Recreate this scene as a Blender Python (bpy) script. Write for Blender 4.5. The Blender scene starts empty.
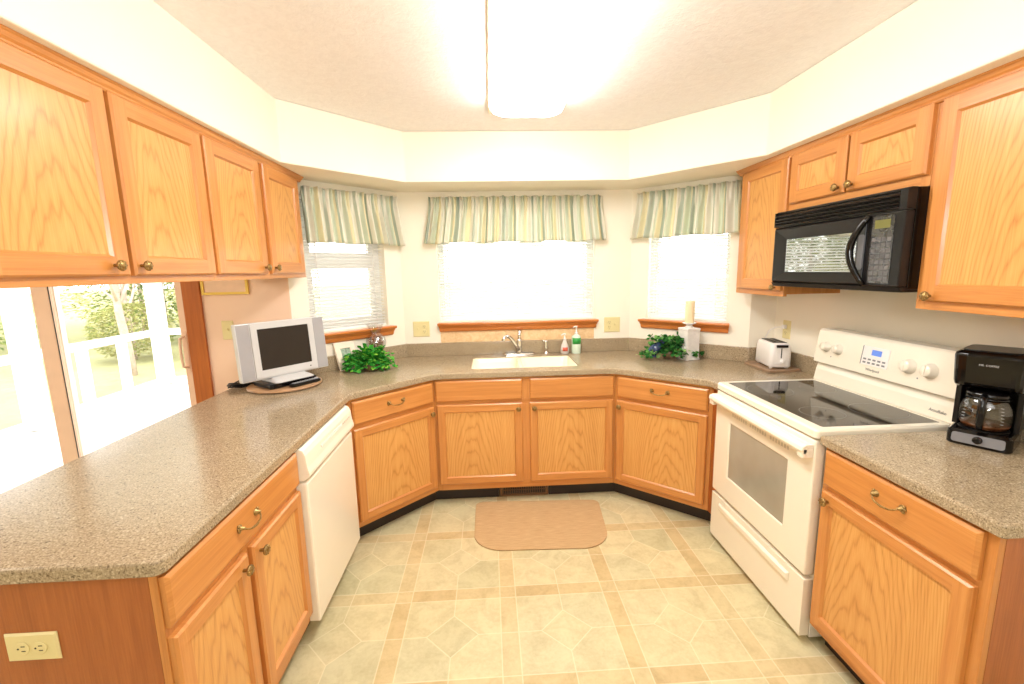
import bpy, bmesh, math, random
from mathutils import Vector, Matrix
from mathutils.geometry import tessellate_polygon

random.seed(7)
C = bpy.context.scene.collection
sc = bpy.context.scene
PI = math.pi

# ------------------------------------------------------------------ camera
cam_d = bpy.data.cameras.new('camera')
cam_d.sensor_width = 36.0
cam_d.lens = 446.4178 / 1024 * 36.0
cam_d.clip_start = 0.05
cam_d.clip_end = 300
cam = bpy.data.objects.new('camera', cam_d)
C.objects.link(cam)
_r = Vector((0.998417, -0.0523776, -0.0204949))
_u = Vector((0.0285398, 0.1577938, 0.9870596))
_f = Vector((0.0484658, 0.986082, -0.1590389))
m = Matrix.Identity(4)
for i in range(3):
    m[i][0], m[i][1], m[i][2] = _r[i], _u[i], -_f[i]
m[2][3] = 1.5595
cam.matrix_world = m
sc.camera = cam

# ------------------------------------------------------------------ world, lights, exposure
sc.view_settings.view_transform = 'Standard'
sc.view_settings.look = 'None'
sc.view_settings.exposure = 0.27
sc.view_settings.gamma = 1.0
sc.view_settings.use_curve_mapping = False
sc.cycles.use_denoising = True
sc.cycles.max_bounces = 10
sc.cycles.diffuse_bounces = 6
sc.cycles.transparent_max_bounces = 24
sc.cycles.sample_clamp_indirect = 6.0
SKY = 4.4
FIXTURE = 19.0
ROOM = 16.0
BOUNCE = 32.0
DINING = 40.0
w = bpy.data.worlds.new('overcast_sky')
sc.world = w
w.use_nodes = True
bg = w.node_tree.nodes['Background']
bg.inputs['Color'].default_value = (1.0, 1.0, 1.0, 1)
bg.inputs['Strength'].default_value = SKY


def area(name, loc, sx, sy, power, col, target=None):
    d = bpy.data.lights.new(name, 'AREA')
    d.shape = 'RECTANGLE'
    d.size, d.size_y = sx, sy
    d.energy = power
    d.color = col
    o = bpy.data.objects.new(name, d)
    C.objects.link(o)
    o.location = loc
    if target:
        o.rotation_euler = (Vector(target) - Vector(loc)).to_track_quat('-Z', 'Y').to_euler()
    return o


area('hall_fill_light', (0.3, -1.2, 2.40), 1.6, 1.6, ROOM, (0.97, 0.985, 1.0), (0.3, -1.2, 0))  # added fill light behind the camera, no known lamp there
area('dining_fill_light', (-3.0, 0.6, 2.40), 1.2, 1.2, DINING, (1.0, 0.92, 0.86), (-3.0, 0.6, 0))  # unseen fill light added to brighten the dining side
area('ceiling_bounce_fill', (0.25, -0.45, 1.75), 0.5, 0.5, BOUNCE, (0.95, 0.98, 1.0), (0.25, 0.1, 2.45))  # added upward light that brightens the ceiling from behind the camera


# ------------------------------------------------------------------ node helpers
def lin(c):
    return tuple(((v / 255) / 12.92 if v / 255 <= 0.04045 else ((v / 255 + 0.055) / 1.055) ** 2.4) for v in c) + (1.0,)


class NT:
    """small expression builder over shader nodes"""
    def __init__(self, mat):
        self.t = mat.node_tree
        self.n = self.t.nodes

    def node(self, typ, **kw):
        nd = self.n.new(typ)
        for k, v in kw.items():
            setattr(nd, k, v)
        return nd

    def put(self, sock, v):
        if isinstance(v, V):
            v = v.s
        if isinstance(v, (int, float)):
            sock.default_value = v
        elif isinstance(v, tuple):
            sock.default_value = v
        else:
            self.t.links.new(v, sock)

    def math(self, op, *a):
        nd = self.node('ShaderNodeMath', operation=op)
        for i, v in enumerate(a):
            self.put(nd.inputs[i], v)
        return V(self, nd.outputs[0])

    def coord(self, which='Object'):
        nd = self.node('ShaderNodeTexCoord')
        return V(self, nd.outputs[which])

    def sep(self, v):
        nd = self.node('ShaderNodeSeparateXYZ')
        self.put(nd.inputs[0], v)
        return [V(self, o) for o in nd.outputs]

    def comb(self, x=0.0, y=0.0, z=0.0):
        nd = self.node('ShaderNodeCombineXYZ')
        for i, v in enumerate((x, y, z)):
            self.put(nd.inputs[i], v)
        return V(self, nd.outputs[0])

    def noise(self, vec, scale=1.0, detail=3.0, rough=0.55, dist=0.0):
        nd = self.node('ShaderNodeTexNoise')
        self.put(nd.inputs['Vector'], vec)
        nd.inputs['Scale'].default_value = scale
        nd.inputs['Detail'].default_value = detail
        nd.inputs['Roughness'].default_value = rough
        nd.inputs['Distortion'].default_value = dist
        return V(self, nd.outputs['Fac'])

    def white(self, vec):
        nd = self.node('ShaderNodeTexWhiteNoise', noise_dimensions='3D')
        self.put(nd.inputs['Vector'], vec)
        return V(self, nd.outputs['Value'])

    def voronoi(self, vec, scale):
        nd = self.node('ShaderNodeTexVoronoi')
        self.put(nd.inputs['Vector'], vec)
        nd.inputs['Scale'].default_value = scale
        return V(self, nd.outputs['Distance']), V(self, nd.outputs['Color'])

    def ramp(self, fac, stops, interp='LINEAR'):
        nd = self.node('ShaderNodeValToRGB')
        nd.color_ramp.interpolation = interp
        e = nd.color_ramp.elements
        while len(e) < len(stops):
            e.new(0.5)
        for k, (p, c) in enumerate(stops):
            e[k].position = p
            e[k].color = c if len(c) == 4 else lin(c)
        self.put(nd.inputs[0], fac)
        return V(self, nd.outputs[0])

    def mix(self, fac, a, b, blend='MIX'):
        nd = self.node('ShaderNodeMix', data_type='RGBA', blend_type=blend)
        self.put(nd.inputs[0], fac)
        self.put(nd.inputs[6], a)
        self.put(nd.inputs[7], b)
        return V(self, nd.outputs[2])

    def bump(self, h, strength=0.2, dist=0.01):
        nd = self.node('ShaderNodeBump')
        nd.inputs['Strength'].default_value = strength
        nd.inputs['Distance'].default_value = dist
        self.put(nd.inputs['Height'], h)
        return V(self, nd.outputs[0])


class V:
    def __init__(self, nt, s):
        self.nt, self.s = nt, s

    def __add__(self, o): return self.nt.math('ADD', self, o)
    def __radd__(self, o): return self.nt.math('ADD', o, self)
    def __sub__(self, o): return self.nt.math('SUBTRACT', self, o)
    def __rsub__(self, o): return self.nt.math('SUBTRACT', o, self)
    def __mul__(self, o): return self.nt.math('MULTIPLY', self, o)
    def __rmul__(self, o): return self.nt.math('MULTIPLY', o, self)
    def abs(self): return self.nt.math('ABSOLUTE', self)
    def frac(self): return self.nt.math('FRACT', self)
    def floor(self): return self.nt.math('FLOOR', self)
    def sin(self): return self.nt.math('SINE', self)
    def sign(self): return self.nt.math('SIGN', self)
    def lt(self, o): return self.nt.math('LESS_THAN', self, o)
    def gt(self, o): return self.nt.math('GREATER_THAN', self, o)
    def max(self, o): return self.nt.math('MAXIMUM', self, o)
    def min(self, o): return self.nt.math('MINIMUM', self, o)


def new_mat(name):
    mt = bpy.data.materials.new(name)
    mt.use_nodes = True
    return mt, NT(mt), mt.node_tree.nodes['Principled BSDF']


def plain(name, col, rough=0.5, metal=0.0, spec=0.5, coat=0.0, var=0.03, scale=8.0):
    """a painted / moulded surface: one colour with a slight mottling"""
    mt, n, b = new_mat(name)
    c = lin(col)
    f = n.noise(n.coord('Object'), scale, 2.0)
    lo = tuple(max(0, v * (1 - var)) for v in c[:3]) + (1,)
    hi = tuple(min(1, v * (1 + var)) for v in c[:3]) + (1,)
    n.put(b.inputs['Base Color'], n.ramp(f, [(0.3, lo), (0.7, hi)]))
    b.inputs['Roughness'].default_value = rough
    b.inputs['Metallic'].default_value = metal
    b.inputs['Specular IOR Level'].default_value = spec
    b.inputs['Coat Weight'].default_value = coat
    return mt


def wood(name, dark, mid, light, cathedral=False, rough=0.33):
    mt, n, b = new_mat(name)
    u, v, _ = n.sep(n.coord('UV'))
    wob = n.noise(n.comb(u * 9.0, v * 1.3), 1.0, 3.0)
    fine = n.noise(n.comb(u * 260.0, v * 7.0), 1.0, 2.0)
    mid_n = n.noise(n.comb(u * 45.0, v * 1.6), 1.0, 3.0, dist=0.4)
    if cathedral:
        f = u * u * 210.0 + v * 9.0 + wob * 4.2
        ring = ((f.frac() - 0.5).abs()) * 2.0
        ring = n.ramp(ring, [(0.0, (0, 0, 0, 1)), (0.35, (.75, .75, .75, 1)), (1.0, (1, 1, 1, 1))])
        nd = n.node('ShaderNodeSeparateColor')
        n.put(nd.inputs[0], ring)
        ring = V(n, nd.outputs[0])
        t = ring * 0.27 + fine * 0.40 + mid_n * 0.42
    else:
        t = mid_n * 0.62 + fine * 0.34 + wob * 0.10
    col = n.ramp(t, [(0.28, dark), (0.55, mid), (0.78, light)])
    n.put(b.inputs['Base Color'], col)
    b.inputs['Roughness'].default_value = rough
    b.inputs['Coat Weight'].default_value = 0.15
    b.inputs['Coat Roughness'].default_value = 0.15
    n.put(b.inputs['Normal'], n.bump(fine, 0.06, 0.002))
    return mt


M = {}
M['oak_panel'] = wood('honey_oak_figured', (180, 119, 55), (207, 148, 78), (218, 163, 94), True)
M['oak'] = wood('honey_oak_straight', (178, 110, 52), (200, 134, 69), (212, 150, 84))
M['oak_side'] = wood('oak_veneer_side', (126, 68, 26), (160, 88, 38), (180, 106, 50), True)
M['oak_trim'] = wood('oak_window_trim', (176, 96, 38), (198, 118, 52), (212, 136, 68))
M['oak_casing'] = wood('oak_door_casing', (150, 78, 28), (178, 98, 38), (190, 112, 50))
M['wall'] = plain('cream_wall_paint', (242, 236, 220), 0.7, var=0.012, scale=3)
M['wall_warm_tint'] = plain('wall_paint_warm_light', (238, 206, 180), 0.7, var=0.012, scale=3)  # warm dining light put into the wall colour as a peach tint
M['white_vinyl'] = plain('white_vinyl', (240, 240, 238), 0.35)
M['almond_warm_tint'] = plain('almond_frame_warm_light', (232, 200, 176), 0.45)  # almond frame paint with the warm light mixed into its colour
M['bisque'] = plain('bisque_enamel', (238, 230, 212), 0.16, coat=0.3, var=0.006)
M['bisque_side'] = plain('bisque_side_enamel', (232, 228, 220), 0.35, var=0.02)
M['white_plastic'] = plain('white_plastic', (236, 232, 228), 0.3, var=0.008)
M['sink'] = plain('cream_sink_resin', (246, 238, 212), 0.2, var=0.01)
M['ivory'] = plain('ivory_plate_plastic', (224, 212, 158), 0.4)
M['dark_slot'] = plain('dark_slot', (50, 44, 36), 0.6)
M['black_plastic'] = plain('black_plastic', (18, 16, 15), 0.3, spec=0.35)
M['black_gloss'] = plain('black_gloss', (11, 9, 9), 0.12, spec=0.35, coat=0.1)
M['mw_black'] = plain('microwave_black', (22, 20, 20), 0.3, spec=0.35)
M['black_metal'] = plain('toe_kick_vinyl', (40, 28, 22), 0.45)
M['chrome'] = plain('chrome', (226, 226, 226), 0.09, metal=1.0)
M['silver'] = plain('silver_plastic', (176, 176, 180), 0.35, metal=0.3)
M['silver_light'] = plain('pale_silver_plastic', (208, 208, 208), 0.35, metal=0.15)
M['brass'] = plain('antique_brass', (150, 122, 74), 0.35, metal=0.8, var=0.35, scale=220)
M['bronze'] = plain('dark_bronze', (92, 72, 46), 0.35, metal=0.9, var=0.3, scale=200)
M['register'] = plain('brown_register_metal', (120, 88, 58), 0.4, metal=0.3)
M['grey_panel'] = plain('grey_panel', (128, 128, 132), 0.4, metal=0.3)
M['lamp_pan'] = plain('lamp_pan_ivory', (226, 212, 184), 0.5)
M['wax'] = plain('cream_wax', (238, 218, 178), 0.45)
M['distressed'] = plain('white_washed_wood', (226, 222, 218), 0.6, var=0.08, scale=30)
M['board'] = plain('brown_board', (150, 122, 96), 0.4, var=0.1, scale=25)
M['turntable'] = plain('turntable_wood', (172, 134, 98), 0.3, var=0.08, scale=20)
M['blue_glaze'] = plain('blue_glaze', (44, 60, 92), 0.15, var=0.5, scale=28)
M['paper_white'] = plain('cream_frame_paint', (240, 226, 206), 0.5)
M['yellow_frame'] = plain('yellow_frame_paint', (234, 200, 92), 0.5)
M['soap_clear'] = plain('clear_soap', (214, 206, 200), 0.12, var=0.05)
M['soap_green'] = plain('pale_mint_soap', (214, 232, 214), 0.2)
M['leaf_label'] = plain('green_label', (44, 150, 62), 0.4, var=0.3, scale=80)
M['red_label'] = plain('red_label', (206, 92, 70), 0.4, var=0.4, scale=90)
M['print_grey'] = plain('print_grey', (120, 118, 112), 0.5)
M['vent_grey'] = plain('vent_slot_grey', (196, 188, 172), 0.5)
M['print_silver'] = plain('print_silver', (200, 200, 200), 0.35, metal=0.5)
M['bark'] = plain('pale_bark', (180, 160, 146), 0.8, var=0.2, scale=10)
M['deck_white'] = plain('white_porch_paint', (238, 238, 238), 0.5)


def mat_counter():
    mt, n, b = new_mat('speckled_solid_surface')
    co = n.coord('Object')
    a = n.noise(co, 230.0, 2.0, 0.6)
    c2 = n.noise(co, 120.0, 2.0, 0.5)
    big = n.noise(co, 14.0, 2.0)
    base = n.ramp(a, [(0.30, (104, 88, 68)), (0.42, (152, 135, 108)), (0.58, (167, 149, 121)), (0.70, (202, 186, 158))])
    spk = n.ramp(c2, [(0.64, (0, 0, 0, 1)), (0.70, (1, 1, 1, 1))])
    spd = n.ramp(c2, [(0.30, (1, 1, 1, 1)), (0.36, (0, 0, 0, 1))])
    base = n.mix(spk, base, lin((198, 182, 154)))
    base = n.mix(spd, base, lin((98, 82, 64)))
    base = n.mix(0.12, base, n.ramp(big, [(0.3, (128, 110, 86)), (0.7, (172, 156, 130))]))
    n.put(b.inputs['Base Color'], base)
    b.inputs['Roughness'].default_value = 0.17
    b.inputs['Specular IOR Level'].default_value = 0.5
    return mt


def mat_floor():
    mt, n, b = new_mat('patterned_vinyl_floor')
    x, y, z = n.sep(n.coord('Object'))
    X = (x - 0.05) * 2.0
    Y = (y - 1.97) * 2.0
    fx = ((X + 0.5).frac() - 0.5) * 0.5      # metres from a band centre
    fy = ((Y + 0.5).frac() - 0.5) * 0.5
    a = (X.frac() - 0.5) * 0.5               # metres from a module centre
    c = (Y.frac() - 0.5) * 0.5
    bx = fx.abs().lt(0.038)
    by = fy.abs().lt(0.038)
    dm = a.abs() + c.abs()
    dia = dm.lt(0.112)
    notdia = 1.0 - dia
    g = a.abs().lt(0.0022) * notdia
    g = g.max(c.abs().lt(0.0022) * notdia)
    g = g.max((dm - 0.112).abs().lt(0.0032))
    g = g.max((fx.abs() - 0.038).abs().lt(0.0024))
    g = g.max((fy.abs() - 0.038).abs().lt(0.0024))
    band = bx.max(by)
    sx = a.sign() * notdia
    sy = c.sign() * notdia
    ix = (X + bx * 0.5).floor() * 7.3 + sx * 1.7 * (1.0 - bx)
    iy = (Y + by * 0.5).floor() * 5.1 + sy * 2.3 * (1.0 - by)
    rnd = n.white(n.comb(ix, iy, bx * 3.0 + by * 9.0 + dia * 20.0))
    rnd2 = n.white(n.comb(iy, ix, bx * 4.0 + by * 5.0 + dia * 11.0))
    mot = n.noise(n.coord('Object'), 9.0, 5.0, 0.65, 0.6)
    mot2 = n.noise(n.coord('Object'), 55.0, 3.0, 0.7)
    tile = n.ramp(rnd, [(0.0, (206, 201, 165)), (0.35, (222, 212, 174)), (0.65, (210, 206, 172)), (1.0, (226, 214, 176))])
    bandc = n.ramp(rnd2, [(0.0, (206, 185, 142)), (0.5, (214, 195, 152)), (1.0, (216, 202, 162))])
    col = n.mix(band, tile, bandc)
    tone = n.ramp(mot * 0.7 + mot2 * 0.3, [(0.3, (208, 200, 180)), (0.55, (242, 238, 228)), (0.75, (255, 253, 246))])
    col = n.mix(0.8, col, tone, 'MULTIPLY')
    col = n.mix(g * 0.5, col, lin((232, 222, 190)))
    n.put(b.inputs['Base Color'], col)
    b.inputs['Roughness'].default_value = 0.34
    b.inputs['Specular IOR Level'].default_value = 0.4
    n.put(b.inputs['Normal'], n.bump(mot2, 0.04, 0.003))
    return mt


def mat_ceiling():
    mt, n, b = new_mat('stippled_ceiling')
    co = n.coord('Object')
    a = n.noise(co, 26.0, 4.0, 0.7, 0.8)
    c2 = n.noise(co, 75.0, 2.0, 0.6)
    n.put(b.inputs['Base Color'], n.ramp(a, [(0.3, (236, 233, 233)), (0.7, (244, 242, 242))]))
    b.inputs['Roughness'].default_value = 0.9
    n.put(b.inputs['Normal'], n.bump(a * 0.7 + c2 * 0.3, 0.28, 0.012))
    return mt


def mat_glass(name='window_glass', tint=(0.97, 0.98, 0.98, 1), refl=0.07):
    mt, n, b = new_mat(name)
    out = mt.node_tree.nodes['Material Output']
    tr = n.node('ShaderNodeBsdfTransparent')
    tr.inputs[0].default_value = tint
    gl = n.node('ShaderNodeBsdfGlossy')
    gl.inputs['Roughness'].default_value = 0.02
    mx = n.node('ShaderNodeMixShader')
    mx.inputs[0].default_value = refl
    mt.node_tree.links.new(tr.outputs[0], mx.inputs[1])
    mt.node_tree.links.new(gl.outputs[0], mx.inputs[2])
    mt.node_tree.links.new(mx.outputs[0], out.inputs[0])
    return mt


def mat_translucent(name, colour_fn, amount=0.45):
    mt, n, b = new_mat(name)
    out = mt.node_tree.nodes['Material Output']
    col = colour_fn(n)
    d = n.node('ShaderNodeBsdfDiffuse')
    t = n.node('ShaderNodeBsdfTranslucent')
    n.put(d.inputs[0], col)
    n.put(t.inputs[0], col)
    mx = n.node('ShaderNodeMixShader')
    mx.inputs[0].default_value = amount
    mt.node_tree.links.new(d.outputs[0], mx.inputs[1])
    mt.node_tree.links.new(t.outputs[0], mx.inputs[2])
    mt.node_tree.links.new(mx.outputs[0], out.inputs[0])
    return mt


def stripes(n):
    u, v, _ = n.sep(n.coord('UV'))
    s = (u * 4.6).frac()
    A, B_, D_, E_, G_ = (186, 196, 180), (242, 240, 228), (240, 234, 204), (222, 228, 210), (206, 214, 200)
    st = [(0.0, A), (0.07, A), (0.075, B_), (0.22, B_), (0.225, E_), (0.34, E_), (0.345, D_), (0.47, D_), (0.475, B_),
          (0.60, B_), (0.605, G_), (0.68, G_), (0.685, B_), (0.80, B_), (0.805, E_), (0.92, E_), (0.925, D_), (1.0, D_)]
    return n.ramp(s, st, 'CONSTANT')


def leaf_col(stops):
    def f(n):
        nd = n.node('ShaderNodeNewGeometry')
        return n.ramp(V(n, nd.outputs['Random Per Island']), stops)
    return f


M['counter'] = mat_counter()
M['floor'] = mat_floor()
M['ceiling'] = mat_ceiling()
M['glass'] = mat_glass()
M['carafe_glass'] = mat_glass('carafe_glass', (0.62, 0.58, 0.54, 1), 0.12)
M['vase_glass'] = mat_glass('vase_glass', (0.95, 0.95, 0.95, 1), 0.12)
M['valance'] = mat_translucent('striped_valance_cotton', stripes, 0.4)
M['blind'] = mat_translucent('white_blind_slat', lambda n: n.ramp(n.noise(n.coord('Object'), 5.0), [(0.3, (238, 238, 236)), (0.7, (246, 246, 244))]), 0.6)
M['fern'] = mat_translucent('bright_fern_leaf', leaf_col([(0.0, (44, 132, 50)), (0.5, (74, 176, 70)), (0.8, (112, 200, 84)), (1.0, (166, 224, 84))]), 0.25)
M['ivy'] = mat_translucent('ivy_leaf', leaf_col([(0.0, (34, 78, 38)), (0.5, (60, 122, 56)), (0.8, (104, 160, 84)), (1.0, (164, 192, 124))]), 0.2)
M['conifer'] = mat_translucent('evergreen_leaf', leaf_col([(0.0, (84, 108, 56)), (0.5, (112, 134, 70)), (1.0, (150, 160, 92))]), 0.3)
M['bush_leaf'] = mat_translucent('spring_shrub_leaf', leaf_col([(0.0, (120, 132, 70)), (0.5, (166, 170, 96)), (1.0, (196, 186, 130))]), 0.3)
M['twig'] = plain('pale_twig', (198, 178, 168), 0.8, var=0.15)


def mat_lawn():
    mt, n, b = new_mat('lawn_grass')
    co = n.coord('Object')
    a = n.noise(co, 0.5, 4.0, 0.7)
    c2 = n.noise(co, 6.0, 4.0, 0.7)
    n.put(b.inputs['Base Color'], n.ramp(a * 0.5 + c2 * 0.5, [(0.3, (128, 132, 84)), (0.5, (158, 156, 106)), (0.7, (180, 170, 124))]))
    b.inputs['Roughness'].default_value = 0.9
    return mt


def mat_mat():
    mt, n, b = new_mat('woven_tan_mat')
    x, y, z = n.sep(n.coord('Object'))
    wv = (x * 700.0).sin() * (y * 520.0).sin()
    ns = n.noise(n.comb(x * 14.0, y * 160.0), 1.0, 3.0)
    n.put(b.inputs['Base Color'], n.ramp(ns * 0.7 + wv * 0.12 + 0.1, [(0.3, (182, 150, 106)), (0.6, (204, 172, 128)), (0.8, (212, 184, 142))]))
    b.inputs['Roughness'].default_value = 0.85
    n.put(b.inputs['Normal'], n.bump(wv, 0.3, 0.002))
    return mt


def mat_apron():
    mt, n, b = new_mat('tan_tile_strip')
    x, y, z = n.sep(n.coord('Object'))
    ns = n.noise(n.coord('Object'), 22.0, 5.0, 0.7, 1.0)
    n.put(b.inputs['Base Color'], n.ramp(ns, [(0.3, (210, 172, 124)), (0.55, (228, 196, 150)), (0.75, (238, 212, 172))]))
    b.inputs['Roughness'].default_value = 0.5
    return mt


def mat_deck():
    mt, n, b = new_mat('white_deck_boards')
    x, y, z = n.sep(n.coord('Object'))
    g = ((y * 7.0).frac() - 0.5).abs().gt(0.475)
    n.put(b.inputs['Base Color'], n.mix(g, lin((236, 236, 234)), lin((196, 196, 192))))
    b.inputs['Roughness'].default_value = 0.6
    return mt


def emission(name, col, strength, base=(0.9, 0.88, 0.84, 1)):
    mt, n, b = new_mat(name)
    b.inputs['Base Color'].default_value = base
    b.inputs['Emission Color'].default_value = lin(col)
    b.inputs['Emission Strength'].default_value = strength
    b.inputs['Roughness'].default_value = 0.5
    return mt


def mat_cooktop():
    mt, n, b = new_mat('black_ceramic_glass')
    f = n.noise(n.coord('Object'), 900.0, 1.0)
    n.put(b.inputs['Base Color'], n.ramp(f, [(0.55, (24, 21, 19)), (0.68, (70, 64, 58))]))
    b.inputs['Roughness'].default_value = 0.05
    b.inputs['Specular IOR Level'].default_value = 0.6
    return mt


def mat_oven_window():
    mt, n, b = new_mat('oven_window_glass')
    b.inputs['Base Color'].default_value = lin((150, 142, 126))
    b.inputs['Roughness'].default_value = 0.07
    b.inputs['Specular IOR Level'].default_value = 0.7
    f = n.noise(n.coord('Object'), 3.0)
    n.put(b.inputs['Base Color'], n.ramp(f, [(0.3, (152, 146, 130)), (0.7, (172, 166, 150))]))  # greenish grey stands for the room's reflection, painted into the glass
    return mt


M['lawn'] = mat_lawn()
M['mat'] = mat_mat()
M['apron'] = mat_apron()
M['deck'] = mat_deck()
M['diffuser'] = emission('lit_diffuser', (255, 252, 248), FIXTURE)
M['lcd_blue'] = emission('lit_blue_display', (110, 150, 235), 0.7, (0.05, 0.08, 0.2, 1))
M['lcd_green'] = emission('lit_green_display', (150, 138, 40), 0.45, (0.05, 0.05, 0.02, 1))
M['cooktop'] = mat_cooktop()
M['oven_window'] = mat_oven_window()
M['mw_glass'] = plain('microwave_window', (46, 44, 44), 0.02, spec=1.0, coat=1.0)
M['mw_glass'].node_tree.nodes['Principled BSDF'].inputs['IOR'].default_value = 2.6
M['mw_keypad'] = plain('microwave_keypad', (52, 50, 50), 0.14, spec=0.9, var=0.7, scale=45)
M['mw_button'] = plain('microwave_button', (84, 82, 84), 0.3, var=0.5, scale=40)
M['tv_screen'] = plain('tv_screen', (36, 29, 22), 0.35)
M['mini_picture'] = plain('small_green_print', (150, 170, 150), 0.4, var=0.5, scale=50)
M['print_paper'] = plain('warm_print_paper', (236, 204, 176), 0.5, var=0.06, scale=12)
M['potpourri'] = mat_translucent('dried_petals', leaf_col([(0.0, (110, 60, 48)), (0.4, (160, 110, 84)), (0.7, (196, 160, 140)), (1.0, (226, 214, 208))]), 0.1)
M['coffee'] = plain('brown_coffee', (150, 92, 48), 0.3, var=0.3, scale=40)  # mottled brown liquid in the carafe


# ------------------------------------------------------------------ mesh builder
class MB:
    def __init__(self):
        self.v, self.f, self.uv, self.mi, self.sm = [], [], [], [], []
        self.X = Matrix.Identity(4)

    def add(self, verts, faces, grain='z', mat=0, smooth=False, uvs=None, centre=None):
        base = len(self.v)
        vs = [Vector(p) for p in verts]
        ou, ov = (random.uniform(0, 9), random.uniform(0, 9)) if centre is None else (0.0, random.uniform(0, 9))
        cu = centre or 0.0
        g = 'xyz'.index(grain)
        for fc in faces:
            p = [vs[i] for i in fc]
            nrm = Vector((0, 0, 0))
            for i in range(len(p)):
                a, b = p[i], p[(i + 1) % len(p)]
                nrm += Vector(((a.y - b.y) * (a.z + b.z), (a.z - b.z) * (a.x + b.x), (a.x - b.x) * (a.y + b.y)))
            ax = max(range(3), key=lambda k: abs(nrm[k]))
            rest = [k for k in range(3) if k != ax]
            vk = g if g in rest else rest[1]
            uk = [k for k in rest if k != vk][0]
            self.uv.append(uvs[fc[0]] if False else [(q[uk] + ou - cu, q[vk] + ov) for q in p] if uvs is None else [uvs[i] for i in fc])
            self.f.append([base + i for i in fc])
            self.mi.append(mat)
            self.sm.append(smooth)
        self.v += [self.X @ q for q in vs]
        return self

    def box(self, x0, x1, y0, y1, z0, z1, grain='z', mat=0, centre=None):
        v = [(x0, y0, z0), (x1, y0, z0), (x1, y1, z0), (x0, y1, z0), (x0, y0, z1), (x1, y0, z1), (x1, y1, z1), (x0, y1, z1)]
        f = [(0, 3, 2, 1), (4, 5, 6, 7), (0, 1, 5, 4), (1, 2, 6, 5), (2, 3, 7, 6), (3, 0, 4, 7)]
        return self.add(v, f, grain, mat, centre=centre)

    def chamfer(self, x0, x1, y0, y1, z0, z1, c, grain='z', mat=0, dy=None):
        """a slab whose front (y0) face is chamfered by c all round"""
        dy = dy or c
        v = [(x0, y1, z0), (x1, y1, z0), (x1, y1, z1), (x0, y1, z1),
             (x0, y0 + dy, z0), (x1, y0 + dy, z0), (x1, y0 + dy, z1), (x0, y0 + dy, z1),
             (x0 + c, y0, z0 + c), (x1 - c, y0, z0 + c), (x1 - c, y0, z1 - c), (x0 + c, y0, z1 - c)]
        f = [(0, 3, 2, 1), (8, 9, 10, 11)]
        for a, b in ((0, 4), (4, 8)):
            for i in range(4):
                j = (i + 1) % 4
                f.append((a + i, a + j, b + j, b + i))
        return self.add(v, f, grain, mat)

    def rings(self, rs, closed=True, cap0=True, cap1=True, mat=0, smooth=True, grain='z'):
        n = len(rs[0])
        v = [p for r in rs for p in r]
        f = []
        for k in range(len(rs) - 1):
            for i in range(n if closed else n - 1):
                j = (i + 1) % n
                f.append((k * n + i, k * n + j, (k + 1) * n + j, (k + 1) * n + i))
        self.add(v, f, grain, mat, smooth)
        if cap0:
            self.add(list(rs[0]), [tuple(reversed(range(n)))], grain, mat, False)
        if cap1:
            self.add(list(rs[-1]), [tuple(range(n))], grain, mat, False)
        return self

    def prism(self, poly, z0, z1, mat=0, grain='z'):
        return self.rings([[(p[0], p[1], z0) for p in poly], [(p[0], p[1], z1) for p in poly]], mat=mat, smooth=False, grain=grain)

    def lathe(self, prof, seg=24, mat=0, axis='z', at=(0, 0, 0), cap=True, smooth=True):
        rs = []
        for r, h in prof:
            ring = []
            for i in range(seg):
                a = 2 * PI * i / seg
                c_, s_ = max(r, 1e-5) * math.cos(a), max(r, 1e-5) * math.sin(a)
                if axis == 'z':
                    p = (c_, s_, h)
                elif axis == 'y':
                    p = (c_, h, -s_)
                else:
                    p = (h, c_, s_)
                ring.append((p[0] + at[0], p[1] + at[1], p[2] + at[2]))
            rs.append(ring)
        return self.rings(rs, cap0=cap, cap1=cap, mat=mat, smooth=smooth)

    def tube(self, pts, r, seg=10, mat=0, cap=True):
        pts = [Vector(p) for p in pts]
        rr = r if isinstance(r, (list, tuple)) else [r] * len(pts)
        rs = []
        up = None
        for i, p in enumerate(pts):
            d = (pts[min(i + 1, len(pts) - 1)] - pts[max(i - 1, 0)]).normalized()
            if up is None:
                up = d.orthogonal().normalized()
            else:
                up = (up - d * up.dot(d))
                up = up.normalized() if up.length > 1e-6 else d.orthogonal().normalized()
            b = d.cross(up)
            rs.append([tuple(p + (up * math.cos(2 * PI * k / seg) + b * math.sin(2 * PI * k / seg)) * rr[i]) for k in range(seg)])
        return self.rings(rs, cap0=cap, cap1=cap, mat=mat)

    def ball(self, c, r, seg=16, mat=0, sz=1.0):
        n = seg // 2
        return self.lathe([(r * math.sin(PI * k / n), -r * sz * math.cos(PI * k / n)) for k in range(n + 1)], seg, mat, at=c, cap=False)

    def build(self, name, mats, parent=None, bevel=0.0, loc=None, rotz=None, seg=2, solid=0.0):
        me = bpy.data.meshes.new(name)
        me.from_pydata([tuple(p) for p in self.v], [], self.f)
        ul = me.uv_layers.new(name='grain')
        li = 0
        for k, poly in enumerate(me.polygons):
            poly.material_index = self.mi[k]
            poly.use_smooth = self.sm[k]
            for q in self.uv[k]:
                ul.data[li].uv = q
                li += 1
        for mt in (mats if isinstance(mats, (list, tuple)) else [mats]):
            me.materials.append(mt)
        bm = bmesh.new()
        bm.from_mesh(me)
        bmesh.ops.remove_doubles(bm, verts=bm.verts, dist=1e-6)
        bmesh.ops.recalc_face_normals(bm, faces=bm.faces)
        bm.to_mesh(me)
        bm.free()
        o = bpy.data.objects.new(name, me)
        C.objects.link(o)
        if parent:
            o.parent = parent
        if loc is not None:
            o.location = loc
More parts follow.
